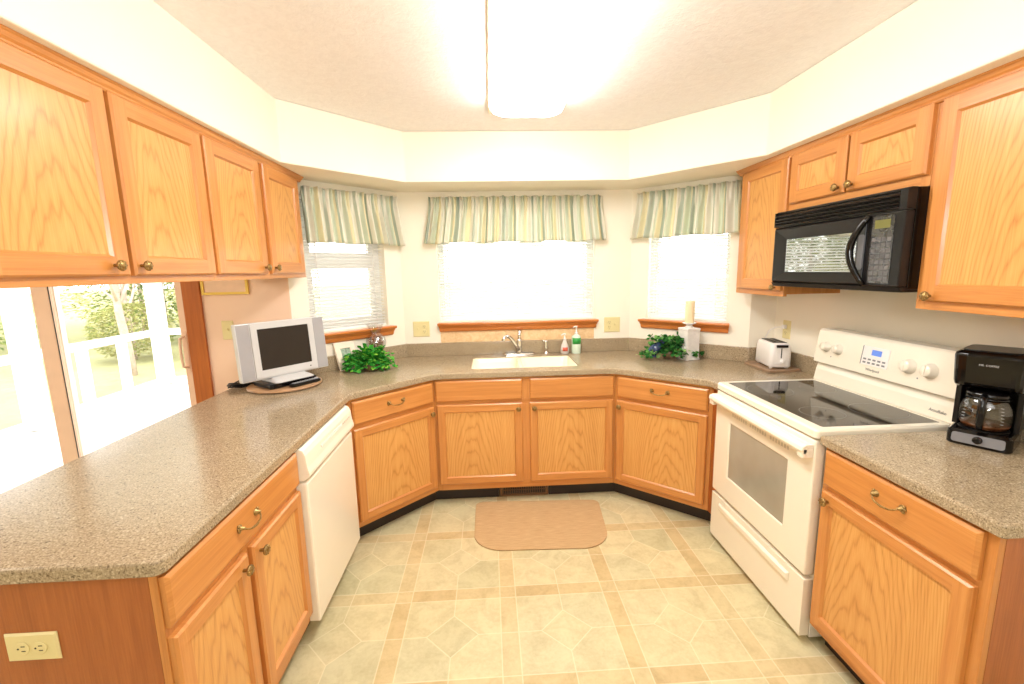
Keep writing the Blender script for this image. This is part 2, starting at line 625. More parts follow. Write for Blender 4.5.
        if rotz is not None:
            o.rotation_euler.z = rotz
        if solid:
            s = o.modifiers.new('thickness', 'SOLIDIFY')
            s.thickness = solid
            s.offset = 0
        if bevel:
            bv = o.modifiers.new('eased_edges', 'BEVEL')
            bv.width = bevel
            bv.segments = seg
            bv.limit_method = 'ANGLE'
            bv.angle_limit = math.radians(40)
        return o


def thing(name, label, cat, loc=(0, 0, 0), rotz=0.0, group=None):
    o = bpy.data.objects.new(name, None)
    o.empty_display_size = 0.1
    C.objects.link(o)
    o.location = loc
    o.rotation_euler = (0, 0, rotz)
    o['label'], o['category'] = label, cat
    if group:
        o['group'] = group
    return o


def tag(o, label, cat, group=None, kind=None):
    o['label'], o['category'] = label, cat
    if group:
        o['group'] = group
    if kind:
        o['kind'] = kind
    return o


def struct(o, label, cat='structure'):
    o['kind'] = 'structure'
    o['label'], o['category'] = label, cat
    return o


def lettering(name, txt, size, mat, parent, loc, rot, extrude=0.0004):
    cu = bpy.data.curves.new(name, 'FONT')
    cu.body = txt
    cu.size = size
    cu.extrude = extrude
    cu.align_x = 'CENTER'
    cu.align_y = 'CENTER'
    cu.materials.append(mat)
    tmp = bpy.data.objects.new(name, cu)
    C.objects.link(tmp)
    bpy.context.view_layer.update()
    me = bpy.data.meshes.new_from_object(tmp.evaluated_get(bpy.context.evaluated_depsgraph_get()))
    bpy.data.objects.remove(tmp)
    o = bpy.data.objects.new(name, me)
    C.objects.link(o)
    o.parent = parent
    o.location = loc
    o.rotation_euler = rot
    return o


def rrect(x0, x1, y0, y1, r, seg=5):
    pts = []
    for cx, cy, a0 in ((x1 - r, y0 + r, -PI / 2), (x1 - r, y1 - r, 0), (x0 + r, y1 - r, PI / 2), (x0 + r, y0 + r, PI)):
        for k in range(seg + 1):
            a = a0 + PI / 2 * k / seg
            pts.append((cx + r * math.cos(a), cy + r * math.sin(a)))
    return pts


def fillet(poly, radii, seg=8):
    out = []
    n = len(poly)
    for i in range(n):
        r = radii.get(i, 0)
        p = Vector(poly[i])
        if not r:
            out.append(tuple(p))
            continue
        a, b = Vector(poly[i - 1]) - p, Vector(poly[(i + 1) % n]) - p
        a.normalize()
        b.normalize()
        ang = a.angle(b)
        t = r / math.tan(ang / 2)
        c = p + (a + b).normalized() * (r / math.sin(ang / 2))
        s, e = p + a * t - c, p + b * t - c
        a0, a1 = math.atan2(s.y, s.x), math.atan2(e.y, e.x)
        d = (a1 - a0 + PI) % (2 * PI) - PI
        for k in range(seg + 1):
            aa = a0 + d * k / seg
            out.append((c.x + r * math.cos(aa), c.y + r * math.sin(aa)))
    return out


def inset(poly, d):
    """offset a counter-clockwise polygon inwards by d"""
    out = []
    n = len(poly)
    for i in range(n):
        p0, p, p1 = Vector(poly[i - 1]), Vector(poly[i]), Vector(poly[(i + 1) % n])
        e0, e1 = (p - p0).normalized(), (p1 - p).normalized()
        n0, n1 = Vector((-e0.y, e0.x)), Vector((-e1.y, e1.x))
        k = 1 + n0.dot(n1)
        out.append(tuple(p + (n0 + n1) * (d / max(k, 0.2))))
    return out


def slab(mb, outer, holes, z0, z1, edge=0.008, mat=0):
    """horizontal slab with eased upper edge and holes"""
    rs = [[(p[0], p[1], z0) for p in inset(outer, 0.003)], [(p[0], p[1], z0 + 0.003) for p in outer],
          [(p[0], p[1], z1 - edge) for p in outer], [(p[0], p[1], z1 - edge * 0.3) for p in inset(outer, edge * 0.3)],
          [(p[0], p[1], z1) for p in inset(outer, edge)]]
    mb.rings(rs, cap0=False, cap1=False, mat=mat, smooth=False)
    for z, o_, flip in ((z1, inset(outer, edge), False), (z0, inset(outer, 0.003), True)):
        loops = [[Vector((p[0], p[1], 0)) for p in o_]] + [[Vector((p[0], p[1], 0)) for p in h] for h in holes]
        flat = [p for l in loops for p in l]
        tris = tessellate_polygon(loops)
        mb.add([(p.x, p.y, z) for p in flat], [tuple(t) for t in tris], mat=mat)
    for h in holes:
        mb.rings([[(p[0], p[1], z1) for p in h], [(p[0], p[1], z0) for p in h]], cap0=False, cap1=False, mat=mat, smooth=False)


# ------------------------------------------------------------------ key plan points (metres, camera at x=0 y=0)
XL, XR, YB = -0.798, 1.2757, 2.8335
A, B, Cc, D = (-0.798, 2.411), (-0.3736, 2.8335), (0.8163, 2.8335), (1.2757, 2.4288)
WPL, WL, WR, WE, XW, YST = (-1.24, 2.86), (-0.655, 3.4455), (1.0988, 3.4455), (1.735, 2.879), 1.910, 2.879
ZC, ZS, CT, CB = 2.4538, 2.1386, 0.914, 0.876


# ------------------------------------------------------------------ room shell
def room():
    mb = MB()
    fp = [(-4.6, -3.0), (XW, -3.0), (XW, YST), WE, WR, WL, WPL, (-4.6, WPL[1])]
    mb.prism(fp, -0.06, 0.0)
    struct(mb.build('floor', M['floor']), 'patterned cream and tan vinyl kitchen floor', 'floor')
    mb = MB()
    cp = [(-4.74, -3.14), (XW + .14, -3.14), (XW + .14, 3.02), (1.83, 3.02), (1.16, 3.6), (-0.72, 3.6), (-1.3, 3.0), (-4.74, 3.0)]
    mb.prism(cp, ZC, ZC + 0.1)
    struct(mb.build('ceiling', M['ceiling']), 'stippled off-white kitchen ceiling', 'ceiling')
    # soffit round the kitchen, above the cabinets and bay windows
    inner = [(-1.0643, 0.55), (-1.0643, 2.5099), (-0.5212, 3.0718), (0.9525, 3.0713), (1.5069, 2.4453), (1.5069, -0.6)]
    outer = [(-1.49, 0.55), (-1.49, 2.86), (-1.24, 2.86), WL, WR, WE, (XW, YST), (XW, -0.6)]
    poly = inner + outer[::-1]
    mb = MB()
    loop = [Vector((p[0], p[1], 0)) for p in poly]
    tr = [tuple(t) for t in tessellate_polygon([loop])]
    for z in (ZS, ZC - 0.001):
        mb.add([(p.x, p.y, z) for p in loop], tr)
    mb.rings([[(p[0], p[1], ZS) for p in poly], [(p[0], p[1], ZC - 0.001) for p in poly]], cap0=False, cap1=False, smooth=False)
    struct(mb.build('ceiling_soffit', M['wall'], bevel=0.006), 'cream soffit stepping round above cabinets and windows', 'soffit')

    def wall(name, p, q, opening, mat, label, ext=(0.0, 0.0), top=ZC):
        d = Vector(q) - Vector(p)
        L = d.length
        x0, x1 = -ext[0], L + ext[1]
        mb = MB()
        if opening:
            a, b, z0, z1 = opening
            mb.box(x0, a, 0, .14, 0, top)
            mb.box(b, x1, 0, .14, 0, top)
            if z0 > 0:
                mb.box(a, b, 0, .14, 0, z0)
            mb.box(a, b, 0, .14, z1, top)
        else:
            mb.box(x0, x1, 0, .14, 0, top)
        o = mb.build(name, mat, loc=(p[0], p[1], 0), rotz=math.atan2(d.y, d.x))
        return struct(o, label, 'wall')
    wall('wall_back', WL, WR, (0.272, 1.473, 1.175, 2.06), M['wall'], 'cream back wall behind the sink', (.06, .06))
    wall('wall_bay_left', WPL, WL, (0.116, 0.690, 1.175, 2.06), M['wall'], 'cream angled wall around the window by the television', (0, .06))
    wall('wall_bay_right', WR, WE, (0.135, 0.705, 1.175, 2.06), M['wall'], 'cream angled wall around the window behind the candle', (.06, 0))
    wall('wall_stub', WE, (XW, YST), None, M['wall'], 'short cream wall behind the white toaster', (0, .14))
    wall('wall_right', (XW, YST), (XW, -3.0), None, M['wall'], 'cream wall behind range and microwave', (0, .14))
    wall('wall_dining', (-4.6, WPL[1]), WPL, (0.86, 2.728, 0, 2.06), M['wall_warm_tint'], 'wall tinted peach with warm light around the sliding glass door', (.14, 0))
    wall('wall_left', (-4.6, -3.0), (-4.6, 2.86), None, M['wall'], 'cream far wall of the dining side', (.14, 0))
    wall('wall_front', (XW, -3.0), (-4.6, -3.0), None, M['wall'], 'cream wall facing the kitchen window', (.14, .14))


room()


# ------------------------------------------------------------------ windows, blinds, valances
def window(name, p, q, a, b, sill, label, mullion, tilt, blabel, vlabel, val, apron=None, wand=0.07):
    d = Vector(q) - Vector(p)
    rz = math.atan2(d.y, d.x)
    z0, z1 = 1.175, 2.06
    t = thing(name, label, 'window', (p[0], p[1], 0), rz)
    t['kind'] = 'structure'
    fw = .045 if mullion else .024
    mb = MB()
    for x0, x1, y0, y1, zz0, zz1 in ((a, a + fw, .075, .14, z0, z1), (b - fw, b, .075, .14, z0, z1), (a + fw, b - fw, .075, .14, z0, z0 + fw), (a + fw, b - fw, .075, .14, z1 - fw, z1)):
        mb.box(x0, x1, y0, y1, zz0, zz1)
    mb.build('window_frame', M['white_vinyl'], t, bevel=.004)
    mb = MB()
    panes = MB()
    ia, ib, j0, j1 = a + fw, b - fw, z0 + fw, z1 - fw
    zm = (j0 + j1) / 2 + .03
    if mullion == 'v':
        xm = (a + b) / 2
        mb.box(xm - .03, xm + .03, .085, .125, j0, j1)
        cells = [(ia, xm - .03, j0, j1), (xm + .03, ib, j0, j1)]
    elif mullion == '':
        cells = [(ia, ib, j0, j1)]
    else:
        mb.box(ia, ib, .085, .125, zm - .025, zm + .025)
        cells = [(ia, ib, j0, zm - .025), (ia, ib, zm + .025, j1)]
    sf = .03 if mullion else .018
    for c0, c1, k0, k1 in cells:
        for x0, x1, zz0, zz1 in ((c0, c0 + sf, k0, k1), (c1 - sf, c1, k0, k1), (c0 + sf, c1 - sf, k0, k0 + sf), (c0 + sf, c1 - sf, k1 - sf, k1)):
            mb.box(x0, x1, .09, .12, zz0, zz1)
        panes.box(c0 + sf, c1 - sf, .103, .107, k0 + sf, k1 - sf)
    mb.build('sash', M['white_vinyl'], t, bevel=.003)
    panes.build('window_pane', M['glass'], t)
    # oak stool with a flared moulding under it
    s0, s1 = sill
    prof = [(.072, 1.170), (-.052, 1.170), (-.056, 1.163), (-.052, 1.152), (-.040, 1.148), (-.036, 1.140), (-.026, 1.128), (-.022, 1.108), (-.014, 1.100), (-.001, 1.100), (-.001, 1.15), (.072, 1.15)]
    rs = []
    for xx, sgn in ((s0, 1), (s1, -1)):
        rs.append([(xx + sgn * max(0, (y_ + .056)) * 0.35, y_, z_) for y_, z_ in prof])
    # keep the opening part of the stool between the jambs
    for k, xx in ((0, a), (1, b)):
        rs[k] = [((xx if p_[1] > 0 else p_[0]), p_[1], p_[2]) for p_ in rs[k]]
    mb = MB()
    mb.rings(rs, mat=0, smooth=False, grain='x')
    mb.build('window_sill', M['oak_trim'], t, bevel=.002)
    if apron:
        mb = MB()
        mb.box(a + .002, b - .002, -.004, 0, 1.0145, 1.100)
        mb.build('apron', M['apron'], t)
    # blind inside the reveal
    bl = thing('window_blind', blabel, 'blind', (p[0], p[1], 0), rz, 'white blinds in the bay windows')
    mb = MB()
    mb.box(a + .006, b - .006, .012, .05, z1 - .036, z1 - .002)
    mb.build('headrail', M['white_vinyl'], bl, bevel=.003)
    mb = MB()
    zt, zb = z1 - .05, 1.205
    nsl = int((zt - zb) / .0212)
    for k in range(nsl):
        zc = zb + (zt - zb) * k / (nsl - 1)
        pts = []
        for e in (-1, -.4, .4, 1):
            w_ = .0125 * e
            pts.append((w_ * math.cos(tilt), w_ * math.sin(tilt) + .0016 * (1 - e * e)))
        v = []
        for xx in (a + .008, b - .008):
            v += [(xx, .031 + yy, zc + zz) for yy, zz in pts] + [(xx, .031 + yy, zc + zz - .0007) for yy, zz in reversed(pts)]
        n8 = 8
        f = [tuple(range(n8))[::-1], tuple(range(n8, 16))] + [(i, (i + 1) % n8, n8 + (i + 1) % n8, n8 + i) for i in range(n8)]
        mb.add(v, f)
    mb.build('slats', M['blind'], bl)
    mb = MB()
    mb.box(a + .008, b - .008, .019, .043, 1.176, 1.192)
    mb.build('bottom_rail', M['white_vinyl'], bl, bevel=.003)
    nl = 2 if (b - a) < 0.9 else 3
    for k in range(nl):
        mb = MB()
        xx = a + .08 + (b - a - .16) * k / (nl - 1)
        mb.box(xx - .001, xx + .001, .0165, .0185, 1.19, z1 - .03)
        mb.box(xx - .001, xx + .001, .0435, .0455, 1.19, z1 - .03)
        mb.build('ladder_cord', M['white_plastic'], bl)
    mb = MB()
    mb.tube([(a + wand, .012, z1 - .04), (a + wand + .004, .008, 1.62), (a + wand + .012, .004, 1.50)], .0032, 8)
    mb.build('wand', M['white_plastic'], bl)
    # gathered valance on a rod
    x0t, x1t, x0b, x1b, zb_, zt_ = val
    va = thing('window_valance', vlabel, 'valance', (p[0], p[1], 0), rz, 'striped valances over the bay windows')
    width = x1t - x0t
    NU, NVv = int(width * 420), 18
    rnd = random.Random(int(width * 1000))
    ph = [rnd.uniform(0, 6.28) for _ in range(6)]
    verts, uvs, faces = [], [], []
    for j in range(NVv + 1):
        tt = j / NVv
        z = zt_ - (zt_ - zb_) * tt
        rod = math.exp(-((z - (zt_ - .045)) / .02) ** 2)
        amp = (.017 if z > zt_ - .06 else .017 + .007 * min(1, (zt_ - .06 - z) / .12)) * (1 - .4 * rod)
        for i in range(NU + 1):
            s = i / NU
            xa = x0t + width * s
            xb = x0b + (x1b - x0b) * s
            k = max(0.0, (zt_ - .06 - z)) / (zt_ - .06 - zb_)
            x = xa + (xb - xa) * k ** 1.2
            q = s * width * 2 * PI
            hd = max(0.0, 1 - 2.2 * tt)
            wave = math.sin(q * 18 + ph[0] + 1.9 * math.sin(q * 2.3 + ph[1])) * (.85 - .35 * hd) + math.sin(q * 40 + ph[2] + 2.2 * math.sin(q * 4.1)) * .95 * hd + math.sin(q * 6 + ph[3]) * .3
            ret = 0.045 * max(0, 1 - s * width / .03) ** 2 + 0.045 * max(0, 1 - (1 - s) * width / .03) ** 2
            y = -.070 - amp * wave + ret * .9
            y = min(y, -.006)
            zz = z + .004 * math.sin(q * 13 + ph[4]) * (1 if j == 0 else 0) + .005 * math.sin(q * 3.1 + ph[5]) * tt
            verts.append((x, y, zz))
            uvs.append((s * width * 1.05 + .006 * wave, tt))
    for j in range(NVv):
        for i in range(NU):
            k = j * (NU + 1) + i
            faces.append((k, k + 1, k + NU + 2, k + NU + 1))
    mb = MB()
    mb.add(verts, faces, smooth=True, uvs=uvs)
    mb.build('valance_cloth', M['valance'], va, solid=.0015)
    mb = MB()
    zr = zt_ - .045
    mb.tube([(x0t + .004, -.001, zr), (x0t + .008, -.03, zr), (x0t + .03, -.042, zr), (x1t - .03, -.042, zr), (x1t - .008, -.03, zr), (x1t - .004, -.001, zr)], .005, 8)
    mb.build('curtain_rod', M['white_vinyl'], va)


window('window_1', WPL, WL, .116, .690, (.075, .727), 'angled bay window beside the silver television', 'h', math.radians(14),
       'open white slat blind in window beside television', 'striped valance over the window beside the television', (.105, .790, .115, .838, 1.755, 2.092))
window('window_2', WL, WR, .272, 1.473, (.255, 1.497), 'wide bay window above the sink', '', math.radians(30),
       'wide white slat blind in window above sink', 'wide striped valance over the window above the sink', (.235, 1.522, .189, 1.557, 1.765, 2.092), apron=True, wand=.06)
window('window_3', WR, WE, .135, .705, (.090, .740), 'angled bay window behind the cream candle', '', math.radians(30),
       'white slat blind in window behind candle', 'striped valance over the window behind the candle', (.055, .760, .006, .772, 1.77, 2.096))


# ------------------------------------------------------------------ cabinet hardware and fronts
def knob(parent, x, z, y=-.02):
    mb = MB()
    mb.lathe([(.0055, 0), (.0055, -.010), (.008, -.013), (.0155, -.017), (.017, -.021), (.014, -.025), (.011, -.0245), (.009, -.028), (.004, -.0285), (.0, -.029)], 18, axis='y', at=(x, y, z), cap=False)
    for k in range(8):
        a = 2 * PI * k / 8
        mb.ball((x + .0125 * math.cos(a), y - .0245, z + .0125 * math.sin(a)), .0034, 8)
    return mb.build('knob', M['brass'], parent)


def bail(parent, x, z, y=-.02):
    mb = MB()
    for s in (-1, 1):
        mb.lathe([(.012, 0), (.012, -.003), (.006, -.006), (.005, -.016), (.0, -.018)], 14, axis='y', at=(x + s * .048, y, z + .008), cap=False)
        for k in range(3):
            a = PI / 2 + (k - 1) * .8
            mb.ball((x + s * (.048 + .011 * math.sin(a) * .9), y - .003, z + .008 + .012 * math.cos(a)), .005, 8)
    pts = [(-.048, -.013, .008), (-.040, -.020, .000), (-.026, -.025, -.006), (0, -.027, -.009), (.026, -.025, -.006), (.040, -.020, .000), (.048, -.013, .008)]
    mb.tube([(x + q[0], y + q[1], z + q[2]) for q in pts], [.0026, .0024, .0028, .0038, .0028, .0024, .0026], 8)
    return mb.build('handle', M['brass'], parent)


def door(parent, x0, x1, z0, z1, kn=None, sw=.056):
    mb = MB()
    yb, yf = -.0005, -.020
    c = .006
    # stiles and rails with an eased outer edge
    for (a0, a1, b0, b1, g) in ((x0, x0 + sw, z0, z1, 'z'), (x1 - sw, x1, z0, z1, 'z'), (x0 + sw, x1 - sw, z0, z0 + sw, 'x'), (x0 + sw, x1 - sw, z1 - sw, z1, 'x')):
        o0 = c if a0 == x0 else 0
        o1 = c if a1 == x1 else 0
        p0 = c if b0 == z0 else 0
        p1 = c if b1 == z1 else 0
        v = [(a0, yb, b0), (a1, yb, b0), (a1, yb, b1), (a0, yb, b1),
             (a0, yf + c, b0), (a1, yf + c, b0), (a1, yf + c, b1), (a0, yf + c, b1),
             (a0 + o0, yf, b0 + p0), (a1 - o1, yf, b0 + p0), (a1 - o1, yf, b1 - p1), (a0 + o0, yf, b1 - p1)]
        f = [(0, 3, 2, 1), (8, 9, 10, 11)]
        for s, e in ((0, 4), (4, 8)):
            for i in range(4):
                j = (i + 1) % 4
                f.append((s + i, s + j, e + j, e + i))
        mb.add(v, f, g, 0)
    # bead sloping down to the panel
    i0, i1, j0, j1 = x0 + sw, x1 - sw, z0 + sw, z1 - sw
    b = .007
    ro = [(i0, yf + .001, j0), (i1, yf + .001, j0), (i1, yf + .001, j1), (i0, yf + .001, j1)]
    ri = [(i0 + b, yf + .010, j0 + b), (i1 - b, yf + .010, j0 + b), (i1 - b, yf + .010, j1 - b), (i0 + b, yf + .010, j1 - b)]
    for k, g in ((0, 'x'), (1, 'z'), (2, 'x'), (3, 'z')):
        l = (k + 1) % 4
        mb.add([ro[k], ro[l], ri[l], ri[k]], [(0, 1, 2, 3)], g, 0)
    mb.box(i0, i1, yf + .0098, -.002, j0, j1, 'z', 1, centre=(i0 + i1) / 2 + random.uniform(-.25, .25) * (i1 - i0))
    o = mb.build('door', [M['oak'], M['oak_panel']], parent)
    if kn:
        knob(o, kn[0], kn[1])
    return o


def drawer(parent, x0, x1, z0, z1, pull=None):
    mb = MB()
    mb.chamfer(x0, x1, -.020, -.0005, z0, z1, .010, 'x', dy=.007)
    o = mb.build('drawer_front', M['oak'], parent, bevel=.0015)
    if pull:
        bail(o, pull[0], pull[1])
    return o


def frame_part(parent, boxes):
    mb = MB()
    for x0, x1, z0, z1, g in boxes:
        mb.box(x0, x1, 0, .019, z0, z1, g)
    return mb.build('face_frame', M['oak'], parent, bevel=.001)


def local(poly, loc, rz):
    c_, s_ = math.cos(-rz), math.sin(-rz)
    return [((x - loc[0]) * c_ - (y - loc[1]) * s_, (x - loc[0]) * s_ + (y - loc[1]) * c_) for x, y in poly]


ZB0 = 0.105
TANH = math.tan(math.radians(22.5))


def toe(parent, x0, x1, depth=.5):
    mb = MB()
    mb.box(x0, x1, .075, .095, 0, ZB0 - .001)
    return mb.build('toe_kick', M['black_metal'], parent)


def base_left():
    L0 = 0.988
    t = thing('base_cabinet', 'oak base cabinet at the peninsula end with outlet on its side', 'cabinet', (XL, L0, 0), PI / 2, 'oak base cabinets')
    wd = 1.730 - L0
    mb = MB()
    mb.box(0, wd, .0195, .61, ZB0, CB - .001)
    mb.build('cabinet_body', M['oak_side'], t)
    frame_part(t, [(0, .03, ZB0, CB - .001, 'z'), (wd - .03, wd, ZB0, CB - .001, 'z'), (.03, wd - .03, CB - .036, CB - .001, 'x'), (.03, wd - .03, .690, .725, 'x'), (.03, wd - .03, ZB0, .16, 'x'), (.328, .370, .16, .690, 'z')])
    drawer(t, .004, .737, .726, .862, (.352, .793))
    door(t, .004, .334, .150, .700, (.298, .664), .047)
    door(t, .364, .735, .150, .700, (.400, .664), .047)
    toe(t, .0, wd)
    mb = MB()
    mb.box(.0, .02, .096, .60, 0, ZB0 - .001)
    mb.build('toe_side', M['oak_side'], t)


def base_angled_left():
    rz = math.atan2(B[1] - A[1], B[0] - A[0])
    wd = (Vector(B) - Vector(A)).length
    t = thing('base_cabinet', 'angled oak base cabinet between dishwasher and sink cabinet', 'cabinet', (A[0], A[1], 0), rz, 'oak base cabinets')
    nx, ny = -math.sin(rz) * .0195, math.cos(rz) * .0195
    poly = [(A[0] + nx, A[1] + ny + .005), (B[0] + nx - .002, B[1] + ny), (B[0] - .002, 3.40), (-.67, 3.40), (-1.215, 2.845), (-1.40, 2.845), (-1.40, 2.345), (XL - .002, 2.345)]
    mb = MB()
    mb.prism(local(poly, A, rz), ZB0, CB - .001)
    mb.build('cabinet_body', M['oak_side'], t)
    frame_part(t, [(0, .035, ZB0, CB - .001, 'z'), (wd - .035, wd, ZB0, CB - .001, 'z'), (.035, wd - .035, CB - .036, CB - .001, 'x'), (.035, wd - .035, .690, .725, 'x'), (.035, wd - .035, ZB0, .16, 'x')])
    drawer(t, .022, wd - .020, .722, .858, (wd / 2, .793))
    door(t, .022, wd - .020, .140, .696, (wd - .045, .655), .047)
    toe(t, -.075 * TANH, wd + .075 * TANH)


def base_sink():
    wd = Cc[0] - B[0]
    t = thing('base_cabinet', 'wide oak sink cabinet with two doors under the sink', 'cabinet', (B[0], B[1], 0), 0, 'oak base cabinets')
    mb = MB()
    dp = .565
    mb.box(0, .018, .0195, dp, ZB0, CB - .001)
    mb.box(wd - .018, wd, .0195, dp, ZB0, CB - .001)
    mb.box(.018, wd - .018, .0195, dp, ZB0, ZB0 + .018)
    mb.box(.018, wd - .018, dp - .012, dp, ZB0 + .018, CB - .001)
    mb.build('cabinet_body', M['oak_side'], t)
    frame_part(t, [(0, .03, ZB0, CB - .001, 'z'), (wd - .03, wd, ZB0, CB - .001, 'z'), (.03, wd - .03, CB - .036, CB - .001, 'x'), (.03, wd - .03, .690, .725, 'x'), (.03, wd - .03, ZB0, .16, 'x'), (.562, .628, .16, .690, 'z'), (.562, .628, .725, .840, 'z')])
    drawer(t, .008, .573, .722, .862)
    drawer(t, .620, 1.180, .722, .862)
    door(t, .014, .570, .150, .700, (.545, .664), .047)
    door(t, .620, 1.176, .150, .700, (.650, .664), .047)
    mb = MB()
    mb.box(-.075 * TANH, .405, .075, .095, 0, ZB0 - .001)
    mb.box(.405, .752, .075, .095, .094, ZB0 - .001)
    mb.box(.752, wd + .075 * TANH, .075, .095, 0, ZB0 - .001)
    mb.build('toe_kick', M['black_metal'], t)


def base_angled_right():
    rz = math.atan2(D[1] - Cc[1], D[0] - Cc[0])
    wd = (Vector(D) - Vector(Cc)).length
    t = thing('base_cabinet', 'angled oak base cabinet between sink cabinet and range', 'cabinet', (Cc[0], Cc[1], 0), rz, 'oak base cabinets')
    nx, ny = -math.sin(rz) * .0195, math.cos(rz) * .0195
    poly = [(Cc[0] + nx * .5 + .002, Cc[1] + ny), (D[0] + .002, D[1] + .026), (D[0] + .002, 2.340), (1.885, 2.340), (1.885, 2.855), (1.725, 2.855), (1.09, 3.40), (.820, 3.40)]
    mb = MB()
    mb.prism(local(poly, Cc, rz), ZB0, CB - .001)
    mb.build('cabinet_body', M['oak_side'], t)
    frame_part(t, [(0, .035, ZB0, CB - .001, 'z'), (wd - .035, wd, ZB0, CB - .001, 'z'), (.035, wd - .035, CB - .036, CB - .001, 'x'), (.035, wd - .035, .690, .725, 'x'), (.035, wd - .035, ZB0, .16, 'x')])
    drawer(t, .020, wd - .022, .722, .858, (wd / 2, .793))
    door(t, .020, wd - .022, .140, .700, (.046, .660), .047)
    toe(t, -.075 * TANH, wd + .075 * TANH)


def base_right():
    y1 = 1.562
    wd = y1 - .972
    t = thing('base_cabinet', 'oak base cabinet under the coffee maker beside the range', 'cabinet', (XR, y1, 0), -PI / 2, 'oak base cabinets')
    mb = MB()
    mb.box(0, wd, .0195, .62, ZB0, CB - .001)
    mb.build('cabinet_body', M['oak_side'], t)
    frame_part(t, [(0, .032, ZB0, CB - .001, 'z'), (wd - .04, wd, ZB0, CB - .001, 'z'), (.032, wd - .04, CB - .036, CB - .001, 'x'), (.032, wd - .04, .690, .725, 'x'), (.032, wd - .04, ZB0, .16, 'x')])
    drawer(t, .018, wd - .026, .724, .864, (.300, .800))
    door(t, .018, wd - .028, .140, .704, (.056, .670), .047)
    toe(t, 0, wd)


base_left()
base_angled_left()
base_sink()
base_angled_right()
base_right()


# ------------------------------------------------------------------ upper cabinets
def upper(label, x, y0, y1, z0, z1, rz, depth, doors, rails, body_ext=0.0):
    """y0 = local x origin in world y; width along the run"""
    wd = abs(y1 - y0)
    t = thing('wall_cabinet', label, 'cabinet', (x, y0, 0), rz, 'oak wall cabinets')
    mb = MB()
    mb.box(0, wd, .0195, depth, z0 + .012, z1)
    mb.build('cabinet_body', M['oak_side'] if False else M['oak'], t)
    bx = [(0, .036, z0, z1, 'z'), (wd - .036, wd, z0, z1, 'z'), (.036, wd - .036, z0, z0 + .045, 'x'), (.036, wd - .036, z1 - .06, z1, 'x')]
    for r in rails:
        bx.append((r - .02, r + .02, z0 + .045, z1 - .06, 'z'))
    frame_part(t, bx)
    for d0, d1, e0, e1, k in doors:
        door(t, d0, d1, e0, e1, k)
    return t


XUL, XUR = -1.122, 1.590
ZT = 2.1380
zl0 = 1.5424
upper('oak wall cabinet nearest the camera above the peninsula counter', XUL, 1.000, 1.910, zl0, ZT, PI / 2, .325,
      [(.030, .460, 1.566, 2.108, (.398, 1.597)), (.478, .900, 1.566, 2.108, (.502, 1.597))], [])
upper('oak wall cabinet above the television end of the peninsula', XUL, 1.911, 2.842, zl0, ZT, PI / 2, .325,
      [(.010, .430, 1.566, 2.108, (.392, 1.597)), (.472, .886, 1.566, 2.108, (.498, 1.597))], [.451])
zr0 = 1.3875
upper('tall narrow oak wall cabinet above the toaster', XUR, 2.8127, 2.3455, zr0, ZT, -PI / 2, .318,
      [(.042, .458, 1.418, 2.110, (.420, 1.436))], [])
upper('short oak wall cabinet right above the black microwave', XUR, 2.3445, 1.5885, 1.828, ZT, -PI / 2, .318,
      [(.010, .374, 1.868, 2.110, (.346, 1.894)), (.388, .750, 1.868, 2.110, (.422, 1.894))], [])
upper('tall oak wall cabinet above the coffee maker', XUR, 1.5870, .98, zr0, ZT, -PI / 2, .318,
      [(.026, .590, 1.418, 2.110, (.068, 1.438))], [])


def crown(name, pts, label):
    """small stepped moulding under the soffit; pts = plan line, room on its left side"""
    prof = [(0, 2.104), (.010, 2.104), (.014, 2.110), (.014, 2.114), (.020, 2.120), (.024, 2.130), (.028, 2.133), (.028, 2.1382), (0, 2.1382)]
    mb = MB()
    P = [Vector(q) for q in pts]
    rs = []
    for i, p in enumerate(P):
        ns = []
        if i > 0:
            e = (P[i] - P[i - 1]).normalized()
            ns.append(Vector((e.y, -e.x)))
        if i < len(P) - 1:
            e = (P[i + 1] - P[i]).normalized()
            ns.append(Vector((e.y, -e.x)))
        nn = ns[0] if len(ns) == 1 else (ns[0] + ns[1]) / (1 + ns[0].dot(ns[1]))
        rs.append([(p.x + nn.x * o_, p.y + nn.y * o_, z_) for o_, z_ in prof])
    mb.rings(rs, smooth=False, grain='y')
    struct(mb.build(name, M['oak']), label, 'moulding')


crown('trim_1', [(XUL - .3, .9995), (XUL, .9995), (XUL, 2.8425), (XUL - .12, 2.8425)], 'oak crown moulding above cabinets over the peninsula')
crown('trim_2', [(XUR + .08, 2.8132), (XUR, 2.8132), (XUR, .9795), (XUR + .3, .9795)], 'oak crown moulding above microwave and wall cabinets')


